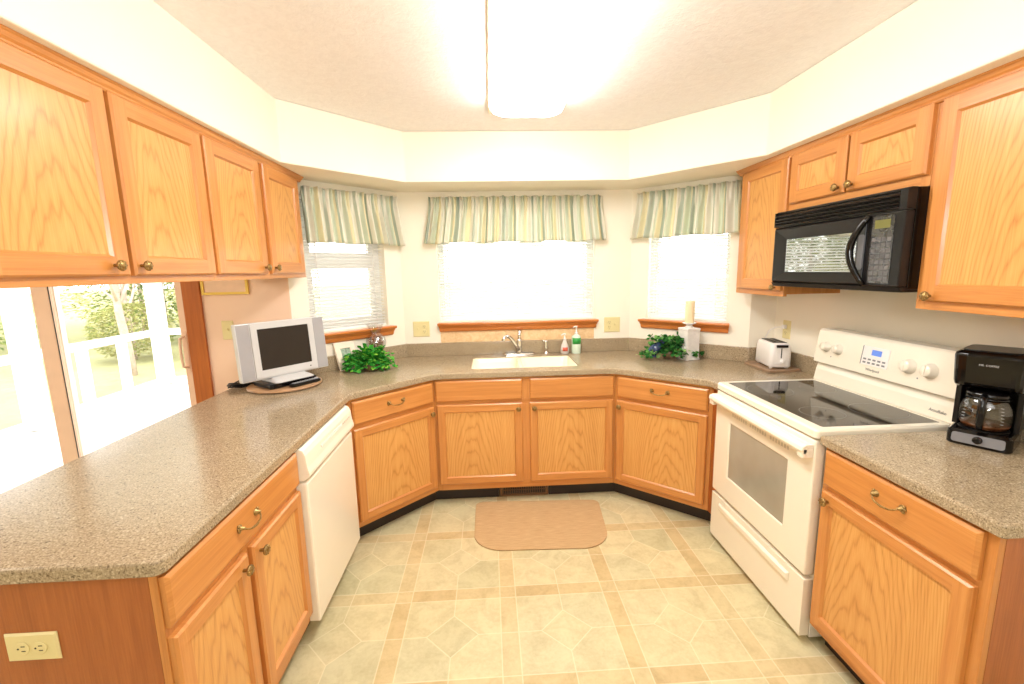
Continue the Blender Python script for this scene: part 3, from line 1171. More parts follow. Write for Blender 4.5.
# ------------------------------------------------------------------ countertops
def counters():
    ov = .025
    rl = math.atan2(B[1] - A[1], B[0] - A[0])
    # offset front line towards the room
    fr = [(XL, .972), A, B, Cc, D, (XR, 2.337)]
    P = [Vector(q) for q in fr]
    off = []
    for i in range(len(P)):
        ns = []
        if i > 0:
            e = (P[i] - P[i - 1]).normalized()
            ns.append(Vector((e.y, -e.x)))
        if i < len(P) - 1:
            e = (P[i + 1] - P[i]).normalized()
            ns.append(Vector((e.y, -e.x)))
        nn = ns[0] if len(ns) == 1 else (ns[0] + ns[1]) / (1 + ns[0].dot(ns[1]))
        off.append((P[i].x + nn.x * ov, P[i].y + nn.y * ov))
    g = .001
    poly = [(-1.522, .972)] + off + [(XW - g, 2.337), (XW - g, YST - g), (WE[0] - g * .4, YST - g), (WR[0] - g * .4, WR[1] - g), (WL[0] + g * .4, WL[1] - g), (WPL[0] + g * .4, WPL[1] - g), (-1.522, WPL[1] - g)]
    outer = fillet(poly, {0: .03, 1: .028, 2: .05, 3: .16, 4: .16, 5: .05})
    hole = rrect(-.135, .590, 2.915, 3.312, .03)
    t = thing('countertop', 'long speckled brown countertop bending from peninsula past sink to range', 'countertop', (0, 0, 0))
    mb = MB()
    slab(mb, outer, [hole], CB, CT)
    mb.build('worktop', M['counter'], t)
    # backsplash strip along the bay and the wall behind the toaster
    line = [(WPL[0] + .012, WPL[1] + .010), WL, WR, WE, (XW, YST), (XW, 2.338)]
    P = [Vector(q) for q in line]
    inn, out = [], []
    for i in range(len(P)):
        ns = []
        if i > 0:
            e = (P[i] - P[i - 1]).normalized()
            ns.append(Vector((e.y, -e.x)))
        if i < len(P) - 1:
            e = (P[i + 1] - P[i]).normalized()
            ns.append(Vector((e.y, -e.x)))
        nn = ns[0] if len(ns) == 1 else (ns[0] + ns[1]) / (1 + ns[0].dot(ns[1]))
        out.append((P[i].x + nn.x * .0015, P[i].y + nn.y * .0015))
        inn.append((P[i].x + nn.x * .020, P[i].y + nn.y * .020))
    mb = MB()
    rs = []
    for a_, b_ in zip(inn, out):
        rs.append([(a_[0], a_[1], CT), (b_[0], b_[1], CT), (b_[0], b_[1], CT + .1), (a_[0], a_[1], CT + .1)])
    mb.rings(rs, smooth=False)
    mb.build('backsplash', M['counter'], t, bevel=.003)
    t2 = thing('countertop', 'short speckled brown countertop under the coffee maker', 'countertop', (0, 0, 0))
    mb = MB()
    slab(mb, fillet([(XR - ov, .947), (XW - g, .947), (XW - g, 1.563), (XR - ov, 1.563)], {0: .014}), [], CB, CT)
    mb.build('worktop', M['counter'], t2)
    mb = MB()
    mb.box(XW - .021, XW - .0015, .95, 1.562, CT, CT + .1)
    mb.build('backsplash', M['counter'], t2, bevel=.003)


counters()


# ------------------------------------------------------------------ sink, faucet, bottles
def sink():
    t = thing('kitchen_sink', 'cream double-bowl sink set flush in the countertop', 'sink', (.2275, 3.1135, CT))
    for lab, x0, x1 in (('bowl', -.360, -.030), ('bowl', -.012, .360)):
        y0, y1 = -.196, .196
        mb = MB()
        rs = []
        for ins, z in ((0, -.0065), (.006, -.012), (.014, -.10), (.03, -.155), (.06, -.17)):
            rs.append([(px, py, z) for px, py in rrect(x0 + ins, x1 - ins, y0 + ins, y1 - ins, .045)])
        rs2 = []
        for ins, z in ((.045, -.178), (.02, -.165), (.006, -.10), (-.0005, -.012), (-.0005, -.0065)):
            rs2.append([(px, py, z) for px, py in rrect(x0 + ins, x1 - ins, y0 + ins, y1 - ins, .045)])
        mb.rings(rs + rs2, cap0=False, cap1=False, smooth=True)
        mb.add([(p_[0], p_[1], p_[2]) for p_ in rs[-1]], [tuple(range(len(rs[-1])))])
        mb.add([(p_[0], p_[1], p_[2]) for p_ in rs2[0]], [tuple(range(len(rs2[0])))])
        mb.rings([rs2[-1], rs[0]], cap0=False, cap1=False)
        b = mb.build('bowl', M['sink'], t)
        mb = MB()
        mb.lathe([(.0, -.1695), (.026, -.1695), (.038, -.168), (.04, -.1699)], 20, at=((x0 + x1) / 2, .04, 0), cap=False)
        mb.build('drain', M['chrome'], b)
    mb = MB()
    mb.box(-.031, -.011, -.19, .19, -.06, -.0066)
    for (a0, a1, b0, b1) in ((-.3618, .3618, -.1978, -.190), (-.3618, .3618, .190, .1978), (-.3618, -.354, -.19, .19), (.354, .3618, -.19, .19)):
        mb.box(a0, a1, b0, b1, -.036, -.0058)
    mb.build('rim', M['sink'], t, bevel=.002)


sink()


def faucet():
    t = thing('kitchen_faucet', 'chrome faucet with curved spout and upright lever behind sink', 'faucet', (.222, 3.385, CT))
    mb = MB()
    mb.rings([[(x, y, z) for x, y in rrect(-.125 + i, .125 - i, -.028 + i, .028 - i, .026)] for i, z in ((0, 0.0), (0, .008), (.004, .013), (.010, .015))], smooth=False)
    mb.build('base_plate', M['chrome'], t)
    mb = MB()
    mb.lathe([(.027, .014), (.024, .03), (.021, .06), (.021, .10), (.023, .105), (.022, .12), (.012, .128)], 24)
    mb.build('body', M['chrome'], t)
    mb = MB()
    mb.tube([(-.004, -.012, .04), (-.03, -.03, .085), (-.055, -.05, .125), (-.078, -.072, .150), (-.100, -.094, .158), (-.118, -.112, .150), (-.126, -.120, .128)], [.014, .0135, .013, .0125, .0125, .013, .014], 14)
    mb.build('spout', M['chrome'], t)
    mb = MB()
    mb.tube([(0, 0, .12), (0.002, .001, .15), (.004, .002, .19)], [.011, .012, .0145], 14)
    mb.build('lever', M['chrome'], t)
    t = thing('side_sprayer', 'small chrome sprayer standing between faucet and soap bottles', 'sprayer', (.430, 3.388, CT))
    mb = MB()
    mb.lathe([(.024, 0), (.024, .004), (.017, .012), (.0155, .02)], 20)
    mb.build('holder', M['chrome'], t)
    mb = MB()
    mb.lathe([(.012, .018), (.0135, .05), (.0125, .085), (.014, .092), (.013, .104), (.008, .110)], 18)
    mb.tube([(0, 0, .098), (-.014, -.008, .104), (-.028, -.016, .102)], [.010, .009, .008], 10)
    mb.build('spray_head', M['chrome'], t)


faucet()


def pump_bottle(name, label, loc, r, h, prof, body, lab, pump_h):
    t = thing(name, label, 'bottle', loc, group='pump bottles by the sink')
    mb = MB()
    mb.lathe([(r * a, h * b) for a, b in prof], 22)
    mb.build('bottle_body', body, t)
    mb = MB()
    lo, hi = lab[1], lab[2]
    n = 14
    rs = []
    for z in (h * lo, h * hi):
        rs.append([(r * 1.012 * math.cos(-PI / 2 + (k / n - .5) * lab[3]), r * 1.012 * math.sin(-PI / 2 + (k / n - .5) * lab[3]), z) for k in range(n + 1)])
    mb.rings(rs, closed=False, cap0=False, cap1=False)
    mb.build('bottle_label', lab[0], t, solid=.0006)
    mb = MB()
    mb.lathe([(.012, h), (.013, h + .012), (.006, h + .014), (.005, h + pump_h - .012), (.009, h + pump_h - .01), (.009, h + pump_h)], 14)
    mb.tube([(0, 0, h + pump_h - .005), (-.014, -.006, h + pump_h - .004), (-.027, -.012, h + pump_h - .012)], [.0055, .005, .004], 8)
    mb.build('pump', M['white_plastic'], t)


pump_bottle('soap_bottle', 'short clear hand soap bottle with a white pump', (.572, 3.372, CT), .033, .105,
            [(.9, 0), (1, .03), (1, .35), (.82, .62), (.5, .85), (.4, 1.0)], M['soap_clear'], (M['red_label'], .22, .50, 1.3), .052)
pump_bottle('soap_bottle', 'taller soap bottle with green label and white pump', (.662, 3.372, CT), .036, .150,
            [(.95, 0), (1, .03), (1, .80), (.9, .90), (.5, .97), (.4, 1.0)], M['soap_green'], (M['leaf_label'], .50, .82, 2.2), .062)


# ------------------------------------------------------------------ outlet plates
def plate(name, label, loc, rot, gangs, horizontal=False):
    """plate face looks along local -y"""
    t = thing(name, label, 'outlet', loc)
    t.rotation_euler = rot
    wd = .072 if len(gangs) == 1 else .126
    hh = .118
    mb = MB()
    mb.chamfer(-wd / 2, wd / 2, -.006, -.0003, -hh / 2, hh / 2, .004)
    mb.build('cover_plate', M['ivory'], t)
    for g, kind in enumerate(gangs if isinstance(gangs, (list, tuple)) else ['o']):
        n = len(gangs) if isinstance(gangs, (list, tuple)) else 1
        x = (g - (n - 1) / 2) * .046
        if kind == 's':
            mb = MB()
            mb.box(x - .005, x + .005, -.015, -.006, -.004, .012)
            mb.build('toggle', M['ivory'], t, bevel=.001)
        else:
            for s in (-1, 1):
                mb = MB()
                mb.lathe([(.0165, -.006), (.0165, -.008), (.015, -.0085)], 20, axis='y', at=(x, 0, s * .0195))
                r = mb.build('receptacle', M['ivory'], t)
                mb = MB()
                for q in (-.006, .006):
                    mb.box(x + q - .0011, x + q + .0011, -.0089, -.0084, s * .0195 - .001, s * .0195 + .008)
                mb.lathe([(.0024, -.0084), (.0024, -.0089)], 8, axis='y', at=(x, 0, s * .0195 - .008))
                mb.build('slot', M['dark_slot'], r)
    return t


plate('wall_outlet', 'ivory double plate on the back wall beside the fern side window', (-.527, 3.4452, 1.125), (0, 0, 0), ['s', 'o'])
plate('wall_outlet', 'ivory double plate on the back wall beside the soap bottles', (.960, 3.4452, 1.120), (0, 0, 0), ['o', 's'])
plate('wall_outlet', 'ivory outlet on wall behind the toaster with cord plugged in', (XW - .0003, 2.755, 1.145), (0, 0, -PI / 2), ['o'])
plate('wall_outlet', 'ivory plate on the peach-tinted wall behind the television', (-1.635, WPL[1] - .0003, 1.225), (0, 0, 0), ['s'])
plate('wall_outlet', 'ivory outlet set sideways on the peninsula end panel', (-1.099, .988 - .0003, .705), (0, PI / 2, 0), ['o'])


# ------------------------------------------------------------------ dishwasher
def dishwasher():
    t = thing('dishwasher', 'white built-in dishwasher under the peninsula counter', 'dishwasher', (XL, 1.734, 0), PI / 2)
    wd = .600
    mb = MB()
    mb.box(.004, wd - .004, .012, .59, .10, CB - .004)
    mb.build('tub', M['bisque_side'], t)
    mb = MB()
    mb.box(0, wd, -.042, .0115, .095, .725)
    mb.build('door', M['bisque'], t, bevel=.008)
    mb = MB()
    # control panel with a rolled top and a finger lip below
    prof = [(.011, .868), (-.022, .868), (-.036, .860), (-.044, .840), (-.050, .790), (-.056, .765), (-.056, .752), (-.046, .744), (-.030, .733), (.011, .730)]
    mb.rings([[(x, y, z) for y, z in prof] for x in (0, wd)], smooth=False)
    cp = mb.build('control_panel', M['bisque'], t, bevel=.003)
    mb = MB()
    mb.box(.16, .44, -.0488, -.046, .812, .822)
    mb.build('button_strip', M['bisque_side'], cp)
    mb = MB()
    for k in range(5):
        mb.box(.455 + k * .024, .469 + k * .024, -.0490, -.046, .812, .820)
    mb.build('buttons', M['vent_grey'], cp)
    mb = MB()
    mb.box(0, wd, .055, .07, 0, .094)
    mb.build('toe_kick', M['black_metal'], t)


dishwasher()


# ------------------------------------------------------------------ range
def kitchen_range():
    t = thing('electric_range', 'white freestanding electric range with black glass cooktop', 'range', (1.2417, 2.3305, 0), -PI / 2)
    W = .760
    mb = MB()
    mb.box(.003, W - .003, .046, .655, .025, .895)
    mb.build('range_body', M['bisque_side'], t, bevel=.002)
    for x in (.05, W - .05):
        for y in (.10, .60):
            mb = MB()
            mb.lathe([(.018, 0), (.018, .006), (.010, .008), (.010, .0248)], 12, at=(x, y, 0))
            mb.build('levelling_foot', M['black_plastic'], t)
    # cooktop: white lip and black glass
    mb = MB()
    ro = rrect(0, W, -.004, .566, .018)
    rg = rrect(.030, W - .030, .040, .530, .012)
    rs = [[(x, y, .896) for x, y in ro], [(x, y, .922) for x, y in ro], [(x, y, .930) for x, y in inset(ro, .006)],
          [(x, y, .9305) for x, y in rg], [(x, y, .924) for x, y in rg]]
    mb.rings(rs, cap0=True, cap1=False, smooth=False)
    ct = mb.build('cooktop', M['bisque'], t)
    mb = MB()
    mb.prism(inset(rg, .0008), .9235, .9292)
    gl = mb.build('glass_surface', M['cooktop'], ct)
    for x, y, r in ((.20, .17, .105), (.56, .17, .085), (.20, .42, .080), (.56, .42, .105)):
        mb = MB()
        mb.rings([[(x + q * math.cos(2 * PI * k / 40), y + q * math.sin(2 * PI * k / 40), .92925) for k in range(40)] for q in (r, r - .003)], cap0=False, cap1=False)
        mb.build('burner_ring', M['print_grey'], ct, solid=.0002)
    # oven door
    mb = MB()
    hole = [(.148, .442), (.604, .442), (.604, .742), (.148, .742)]
    loops = [[Vector((x, z, 0)) for x, z in ((.004, .312), (W - .004, .312), (W - .004, .885), (.004, .885))], [Vector((x, z, 0)) for x, z in hole]]
    flat = [p_ for l in loops for p_ in l]
    tr = [tuple(q) for q in tessellate_polygon(loops)]
    for y in (0.0, .044):
        mb.add([(p_.x, y, p_.y) for p_ in flat], tr)
    o4 = loops[0]
    mb.rings([[(p_.x, 0, p_.y) for p_ in o4], [(p_.x, .044, p_.y) for p_ in o4]], cap0=False, cap1=False, smooth=False)
    mb.rings([[(p_.x, 0, p_.y) for p_ in loops[1]], [(p_.x, .044, p_.y) for p_ in loops[1]]], cap0=False, cap1=False, smooth=False)
    od = mb.build('oven_door', M['bisque'], t, bevel=.006)
    mb = MB()
    mb.box(.149, .603, .006, .016, .443, .741)
    mb.build('oven_window', M['oven_window'], od)
    mb = MB()
    prof = [(-.001, .868), (-.030, .868), (-.046, .860), (-.050, .845), (-.044, .830), (-.030, .826), (-.026, .836), (-.022, .850), (-.001, .852)]
    mb.rings([[(x, y, z) for y, z in prof] for x in (.010, W - .010)], smooth=False)
    mb.box(.010, .045, -.044, -.0005, .812, .852)
    mb.box(W - .045, W - .010, -.044, -.0005, .812, .852)
    mb.build('handle', M['bisque'], od, bevel=.004)
    for j in range(3):
        mb = MB()
        for k in range(7):
            x = .17 + j * .156 + k * .0195
            mb.box(x, x + .011, -.0012, .0005, .787, .806)
        mb.build('vent_slots', M['vent_grey'], od)
    # storage drawer
    mb = MB()
    mb.box(.004, W - .004, .002, .044, .035, .292)
    mb.chamfer(.09, W - .09, -.010, .002, .222, .262, .008)
    mb.build('storage_drawer', M['bisque'], t, bevel=.005)
    # backguard
    mb = MB()
    prof = [(.545, .931), (.556, .99), (.566, 1.024), (.655, 1.024), (.655, .897), (.570, .897), (.566, .931)]
    mb.rings([[(x, y, z) for y, z in prof] for x in (.001, W - .001)], smooth=False)
    bg_ = mb.build('backguard', M['bisque'], t, bevel=.003)
    mb = MB()
    prof = [(.536, 1.032), (.559, 1.203), (.570, 1.212), (.655, 1.212), (.655, 1.032)]
    mb.rings([[(x, y, z) for y, z in prof] for x in (0, W)], smooth=False)
    cp = mb.build('control_panel', M['bisque'], bg_, bevel=.005)
    mb = MB()
    mb.box(.004, W - .004, .585, .65, 1.0243, 1.0317)
    mb.build('gap_strip', M['black_plastic'], bg_)
    # tilted panel frame: u along x, v up the slope
    sl = math.atan2(.559 - .536, 1.203 - 1.032)

    def on(v, out=0.0):
        return (.536 + v * math.sin(sl) - out * math.cos(sl), 1.032 + v * math.cos(sl) + out * math.sin(sl))
    for x, v, r in ((.078, .092, .021), (.160, .090, .021), (.552, .086, .026), (.645, .086, .026)):
        mb = MB()
        y, z = on(v)
        mb.X = Matrix.Translation((x, y, z)) @ Matrix.Rotation(-sl, 4, 'X')
        mb.lathe([(r + .006, .0005), (r + .006, -.004), (r, -.006), (r * .96, -.026), (r * .86, -.030), (0, -.0305)], 26, axis='y', cap=False)
        mb.box(-.003, .003, -.0325, -.030, -r * .85, r * .85)
        mb.build('knob', M['bisque'], cp)
    mb = MB()
    y, z = on(.09)
    mb.X = Matrix.Translation((.378, y, z)) @ Matrix.Rotation(-sl, 4, 'X')
    mb.box(-.072, .072, -.0022, .0005, -.042, .048)
    mb.build('display_panel', M['white_plastic'], cp)
    mb = MB()
    mb.X = Matrix.Translation((.378, y, z)) @ Matrix.Rotation(-sl, 4, 'X')
    mb.box(-.020, .032, -.0034, -.0022, .008, .034)
    mb.build('clock_display', M['lcd_blue'], cp)
    mb = MB()
    mb.X = Matrix.Translation((.378, y, z)) @ Matrix.Rotation(-sl, 4, 'X')
    for k in range(5):
        for j in range(2):
            mb.box(-.060 + k * .026, -.044 + k * .026, -.0030, -.0022, -.034 + j * .016, -.026 + j * .016)
    mb.box(-.074, -.070, -.0030, -.0012, -.042, .048)
    mb.build('buttons', M['grey_panel'], cp)
    y, z = on(.028, .0006)
    lettering('logo', 'Whirlpool', .018, M['print_grey'], cp, (.378, y, z), (PI / 2 - sl, 0, 0))
    lettering('badge', 'AccuBake', .018, M['print_grey'], bg_, (.690, .5500, .962), (math.radians(76), 0, 0))
    # power on mark lines beside the knobs
    mb = MB()
    for x in (.119, .598):
        y, z = on(.045, .0006)
        mb.box(x - .003, x + .003, y - .0006, y, z - .003, z + .003)
    mb.build('indicator_light', M['grey_panel'], cp)


kitchen_range()


# ------------------------------------------------------------------ microwave
def microwave():
    W, z0, z1 = .7555, 1.447, 1.8265
    t = thing('microwave_oven', 'black over-the-range microwave hanging under the short cabinet', 'microwave', (1.518, 2.3440, 0), -PI / 2)
    mb = MB()
    mb.box(0, W, .030, .388, z0 + .012, z1)
    mb.build('housing', M['black_gloss'], t, bevel=.004)
    mb = MB()
    prof = [(.0295, z1), (.006, z1), (.002, z1 - .008), (.012, z1 - .010), (.012, z1 - .07), (.002, z1 - .072), (.002, z1 - .078), (.0295, z1 - .078)]
    mb.rings([[(x, y, z) for y, z in prof] for x in (0, W)], smooth=False)
    for k in range(4):
        zz = z1 - .019 - k * .0155
        pr = [(.0125, zz - .003), (-.004, zz - .008), (-.008, zz - .003), (-.004, zz + .001), (.0125, zz + .005)]
        mb.rings([[(x, y, z) for y, z in pr] for x in (.006, W - .030)], smooth=False)
    mb.box(W - .030, W, -.006, .0128, z1 - .076, z1 - .004)
    mb.box(0, .006, -.006, .0128, z1 - .076, z1 - .004)
    mb.build('vent_grille', M['mw_black'], t)
    # door with deep sloping frame round the window
    zd0, zd1 = z0 + .020, z1 - .080
    xd1 = .592
    mb = MB()
    o_ = [(0, zd0), (xd1, zd0), (xd1, zd1), (0, zd1)]
    q_ = [(.012, zd0 + .010), (xd1 - .004, zd0 + .010), (xd1 - .004, zd1 - .010), (.012, zd1 - .010)]
    i_ = [(.092, zd0 + .055), (.532, zd0 + .055), (.532, zd1 - .062), (.092, zd1 - .062)]
    mb.rings([[(x, .0290, z) for x, z in o_], [(x, .004, z) for x, z in o_], [(x, -.008, z) for x, z in q_], [(x, .006, z) for x, z in i_], [(x, .0290, z) for x, z in i_]], cap0=False, cap1=False, smooth=False)
    d = mb.build('door', M['mw_black'], t, bevel=.003)
    mb = MB()
    mb.box(.092, .532, .0062, .028, zd0 + .055, zd1 - .062)
    mb.build('window', M['mw_glass'], d)
    mb = MB()
    pts = []
    rr = []
    for k in range(13):
        s = k / 12
        pts.append((.560 + .046 * abs(2 * s - 1) ** 1.8, -.012 - .032 * math.sin(PI * s), zd0 + .004 + (zd1 - zd0 - .008) * s))
        rr.append(.010 + .004 * math.sin(PI * s))
    mb.tube(pts, rr, 12)
    mb.build('handle', M['black_gloss'], d)
    mb = MB()
    mb.rings([[(x, y, z) for x, z in rrect(.562, .588, (zd0 + zd1) / 2 - .075, (zd0 + zd1) / 2 + .065, .010)] for y in (-.0075, -.0115)], smooth=False)
    mb.build('handle_pad', M['grey_panel'], d)
    # control panel
    mb = MB()
    mb.box(xd1 + .002, W, -.006, .0295, zd0, zd1)
    cp = mb.build('control_panel', M['mw_black'], t, bevel=.004)
    mb = MB()
    mb.box(.618, .716, -.0085, -.0062, zd0 + .012, zd1 - .012)
    mb.build('keypad', M['mw_keypad'], cp)
    mb = MB()
    mb.box(.632, .700, -.0098, -.0086, zd1 - .058, zd1 - .026)
    mb.build('clock_display', M['lcd_green'], cp)
    mb = MB()
    for r in range(8):
        for c in range(4):
            mb.box(.624 + c * .0225, .6425 + c * .0225, -.0092, -.0086, zd0 + .022 + r * .0215, zd0 + .037 + r * .0215)
    mb.build('buttons', M['mw_button'], cp)
    mb = MB()
    prof = [(.035, z0 + .0195), (-.004, z0 + .0195), (.010, z0), (.380, z0), (.380, z0 + .0115), (.035, z0 + .0115)]
    mb.rings([[(x, y, z) for y, z in prof] for x in (0, W)], smooth=False)
    mb.build('bottom_lip', M['mw_black'], t, bevel=.002)


microwave()


# ------------------------------------------------------------------ coffee maker
def coffee_maker():
    # local: front looks along -y, base front-left corner near origin
    ang = math.atan2(-.85, .53)     # direction of the front edge
    fx, fy = 1.637, 1.452
    mid = (fx + .075 * math.cos(ang) + .095 * .85, fy + .075 * math.sin(ang) + .095 * .53)
    t = thing('coffee_maker', 'black drip coffee maker with glass carafe beside the range', 'coffee maker', (mid[0], mid[1], CT), ang)
    h = .335
    mb = MB()
    bp = rrect(-.082, .082, -.092, .095, .022)
    mb.rings([[(x, y, z) for x, y in (bp if i == 0 else inset(bp, i))] for i, z in ((.004, 0), (0, .004), (0, .048), (.008, .056))], smooth=False)
    base = mb.build('base', M['black_gloss'], t)
    mb = MB()
    mb.X = Matrix.Translation((0, -.092, .028)) @ Matrix.Rotation(math.radians(-8), 4, 'X')
    mb.rings([[(x, y, z) for x, z in rrect(-.066, .066, -.017, .017, .008)] for y in (.002, -.003)], smooth=False)
    pn = mb.build('control_panel', M['grey_panel'], base)
    mb = MB()
    mb.lathe([(.013, -.0945), (.013, -.101), (.010, -.103), (0, -.1032)], 20, axis='y', at=(0, 0, .029), cap=False)
    mb.build('button', M['black_gloss'], pn)
    mb = MB()
    mb.lathe([(0, .0575), (.064, .0575), (.066, .0585), (.064, .060), (0, .060)], 28, at=(0, -.02, 0), cap=False)
    mb.build('hot_plate', M['black_plastic'], base)
    # rear column
    mb = MB()
    cpoly = [(-.084, -.012), (-.070, -.012), (-.070, .062), (.070, .062), (.070, -.012), (.084, -.012), (.084, .080), (.070, .095), (-.070, .095), (-.084, .080)]
    mb.prism(cpoly, .0565, .203)
    mb.build('column', M['black_plastic'], t)
    # side cheeks flaring to the reservoir, and the reservoir
    mb = MB()
    rs = []
    for z, sx, fyy, r in ((.2035, .084, -.050, .02), (.212, .086, -.070, .028), (.225, .088, -.082, .034), (.27, .090, -.088, .036), (.318, .092, -.092, .036), (.327, .090, -.090, .036), (.335, .080, -.080, .034)):
        rs.append([(x, y, z) for x, y in rrect(-sx, sx, fyy, .096, r)])
    mb.rings(rs, smooth=False)
    rv = mb.build('reservoir', M['black_gloss'], t, bevel=.002)
    lettering('logo', 'MR. COFFEE', .009, M['print_silver'], rv, (0, -.0915, .292), (math.radians(86), 0, 0))
    mb = MB()
    mb.prism(rrect(-.074, .074, -.072, .088, .03), .3352, .340)
    mb.build('lid', M['black_plastic'], rv, bevel=.002)
    # carafe
    cf = bpy.data.objects.new('carafe', None)
    mb = MB()
    prof = [(.052, .0605), (.062, .068), (.069, .090), (.069, .115), (.065, .145), (.055, .166), (.048, .174)]
    inn = [(r - .0025, z + .001) for r, z in prof]
    mb.lathe(prof, 32, at=(0, -.02, 0), cap=False)
    mb.lathe([(.0, .0610)] + inn, 32, at=(0, -.02, 0), cap=False)
    cf = mb.build('carafe', M['carafe_glass'], t)
    mb = MB()
    mb.lathe([(.050, .173), (.056, .175), (.056, .186), (.045, .196), (.0, .197)], 28, at=(0, -.02, 0), cap=False)
    mb.lathe([(.0545, .168), (.0575, .168), (.0575, .1745), (.0545, .1745)], 28, at=(0, -.02, 0), cap=False)
    mb.build('carafe_lid', M['black_gloss'], cf)
    mb = MB()
    mb.tube([(0, -.068, .182), (0, -.094, .185), (0, -.108, .172), (0, -.110, .13), (0, -.106, .09), (0, -.096, .072)], [.009, .010, .0105, .0105, .010, .008], 10)
    mb.build('carafe_handle', M['black_gloss'], cf)
    mb = MB()
    mb.lathe([(0, .0625), (.056, .0645), (.0625, .074), (.0645, .080), (0, .080)], 28, at=(0, -.02, 0), cap=False)
    mb.build('coffee', M['coffee'], cf)
    mb = MB()
    for k in range(6):
        for a in (-.75, .75):
            z = .092 + k * .011
            r = .0698 - (max(0, z - .115)) * .19
            aa = -PI / 2 + a
            mb.box(r * math.cos(aa) - .004, r * math.cos(aa) + .004, -.02 + r * math.sin(aa) - .0012, -.02 + r * math.sin(aa) - .0004, z, z + .0014)
    mb.build('level_marks', M['print_silver'], cf)


coffee_maker()


# ------------------------------------------------------------------ toaster and its board
def toaster():
    mb = MB()
    pts = [(1.668, 2.535), (1.885, 2.560), (1.885, 2.845), (1.700, 2.845), (1.675, 2.812)]
    rs = [[(x, y, z) for x, y in inset(pts, i)] for i, z in ((.002, CT), (0, CT + .002), (0, CT + .012), (.004, CT + .015))]
    mb.rings(rs, smooth=False)
    tag(mb.build('cutting_board', M['board']), 'flat brown board lying under the white toaster', 'board')
    th = math.radians(-11)
    t = thing('toaster', 'white two-slice toaster standing on the brown board', 'toaster', (1.783, 2.688, CT + .0155), th)
    # long axis along local y, lever end at -y
    hw, hl, H = .064, .118, .158
    mb = MB()
    rs = []
    for z, i, r in ((.010, .004, .022), (.016, .0, .026), (.10, .001, .026), (.135, .004, .026), (.150, .009, .026), (.156, .016, .022), (.158, .024, .018)):
        rs.append([(x, y, z) for x, y in rrect(-hw + i, hw - i, -hl + i, hl - i, r)])
    mb.rings(rs, smooth=True)
    sh = mb.build('shell', M['white_plastic'], t)
    mb = MB()
    mb.prism(rrect(-.040, .040, -.092, .092, .008), .1578, .1600)
    tp = mb.build('top_plate', M['black_plastic'], sh)
    for s in (-1, 1):
        mb = MB()
        mb.box(s * .018 - .010, s * .018 + .010, -.080, .080, .1595, .1606)
        mb.build('slot', M['dark_slot'], tp)
    mb = MB()
    mb.box(-.030, .030, -hl - .0008, -hl + .01, .030, .132)
    mb.build('lever_panel', M['white_plastic'], sh, bevel=.002)
    mb = MB()
    mb.box(-.003, .003, -hl - .0014, -hl, .068, .128)
    mb.build('lever_track', M['dark_slot'], sh)
    mb = MB()
    mb.box(-.032, .032, -hl - .014, -hl - .0015, .134, .150)
    mb.build('lever', M['black_plastic'], t, bevel=.003)
    mb = MB()
    mb.lathe([(.013, -hl), (.013, -hl - .010), (.010, -hl - .013), (0, -hl - .0132)], 20, axis='y', at=(.006, 0, .048), cap=False)
    mb.build('dial', M['white_plastic'], t)
    for x in (-.045, .045):
        for y in (-.09, .09):
            mb = MB()
            mb.lathe([(.009, 0), (.010, .003), (.010, .0105)], 12, at=(x, y, 0))
            mb.build('foot', M['white_plastic'], t)
    cd = thing('power_cord', 'white cord running from the toaster up to the outlet', 'cord', (0, 0, 0))
    mb = MB()
    mb.tube([(1.812, 2.815, .985), (1.822, 2.835, 1.02), (1.825, 2.842, 1.08), (1.84, 2.830, 1.13), (1.862, 2.80, 1.155), (1.880, 2.765, 1.163)], .0035, 8)
    mb.build('cord', M['white_plastic'], cd)
    mb = MB()
    mb.box(1.877, 1.9005, 2.743, 2.767, 1.152, 1.176)
    mb.build('plug', M['white_plastic'], cd, bevel=.004)


toaster()


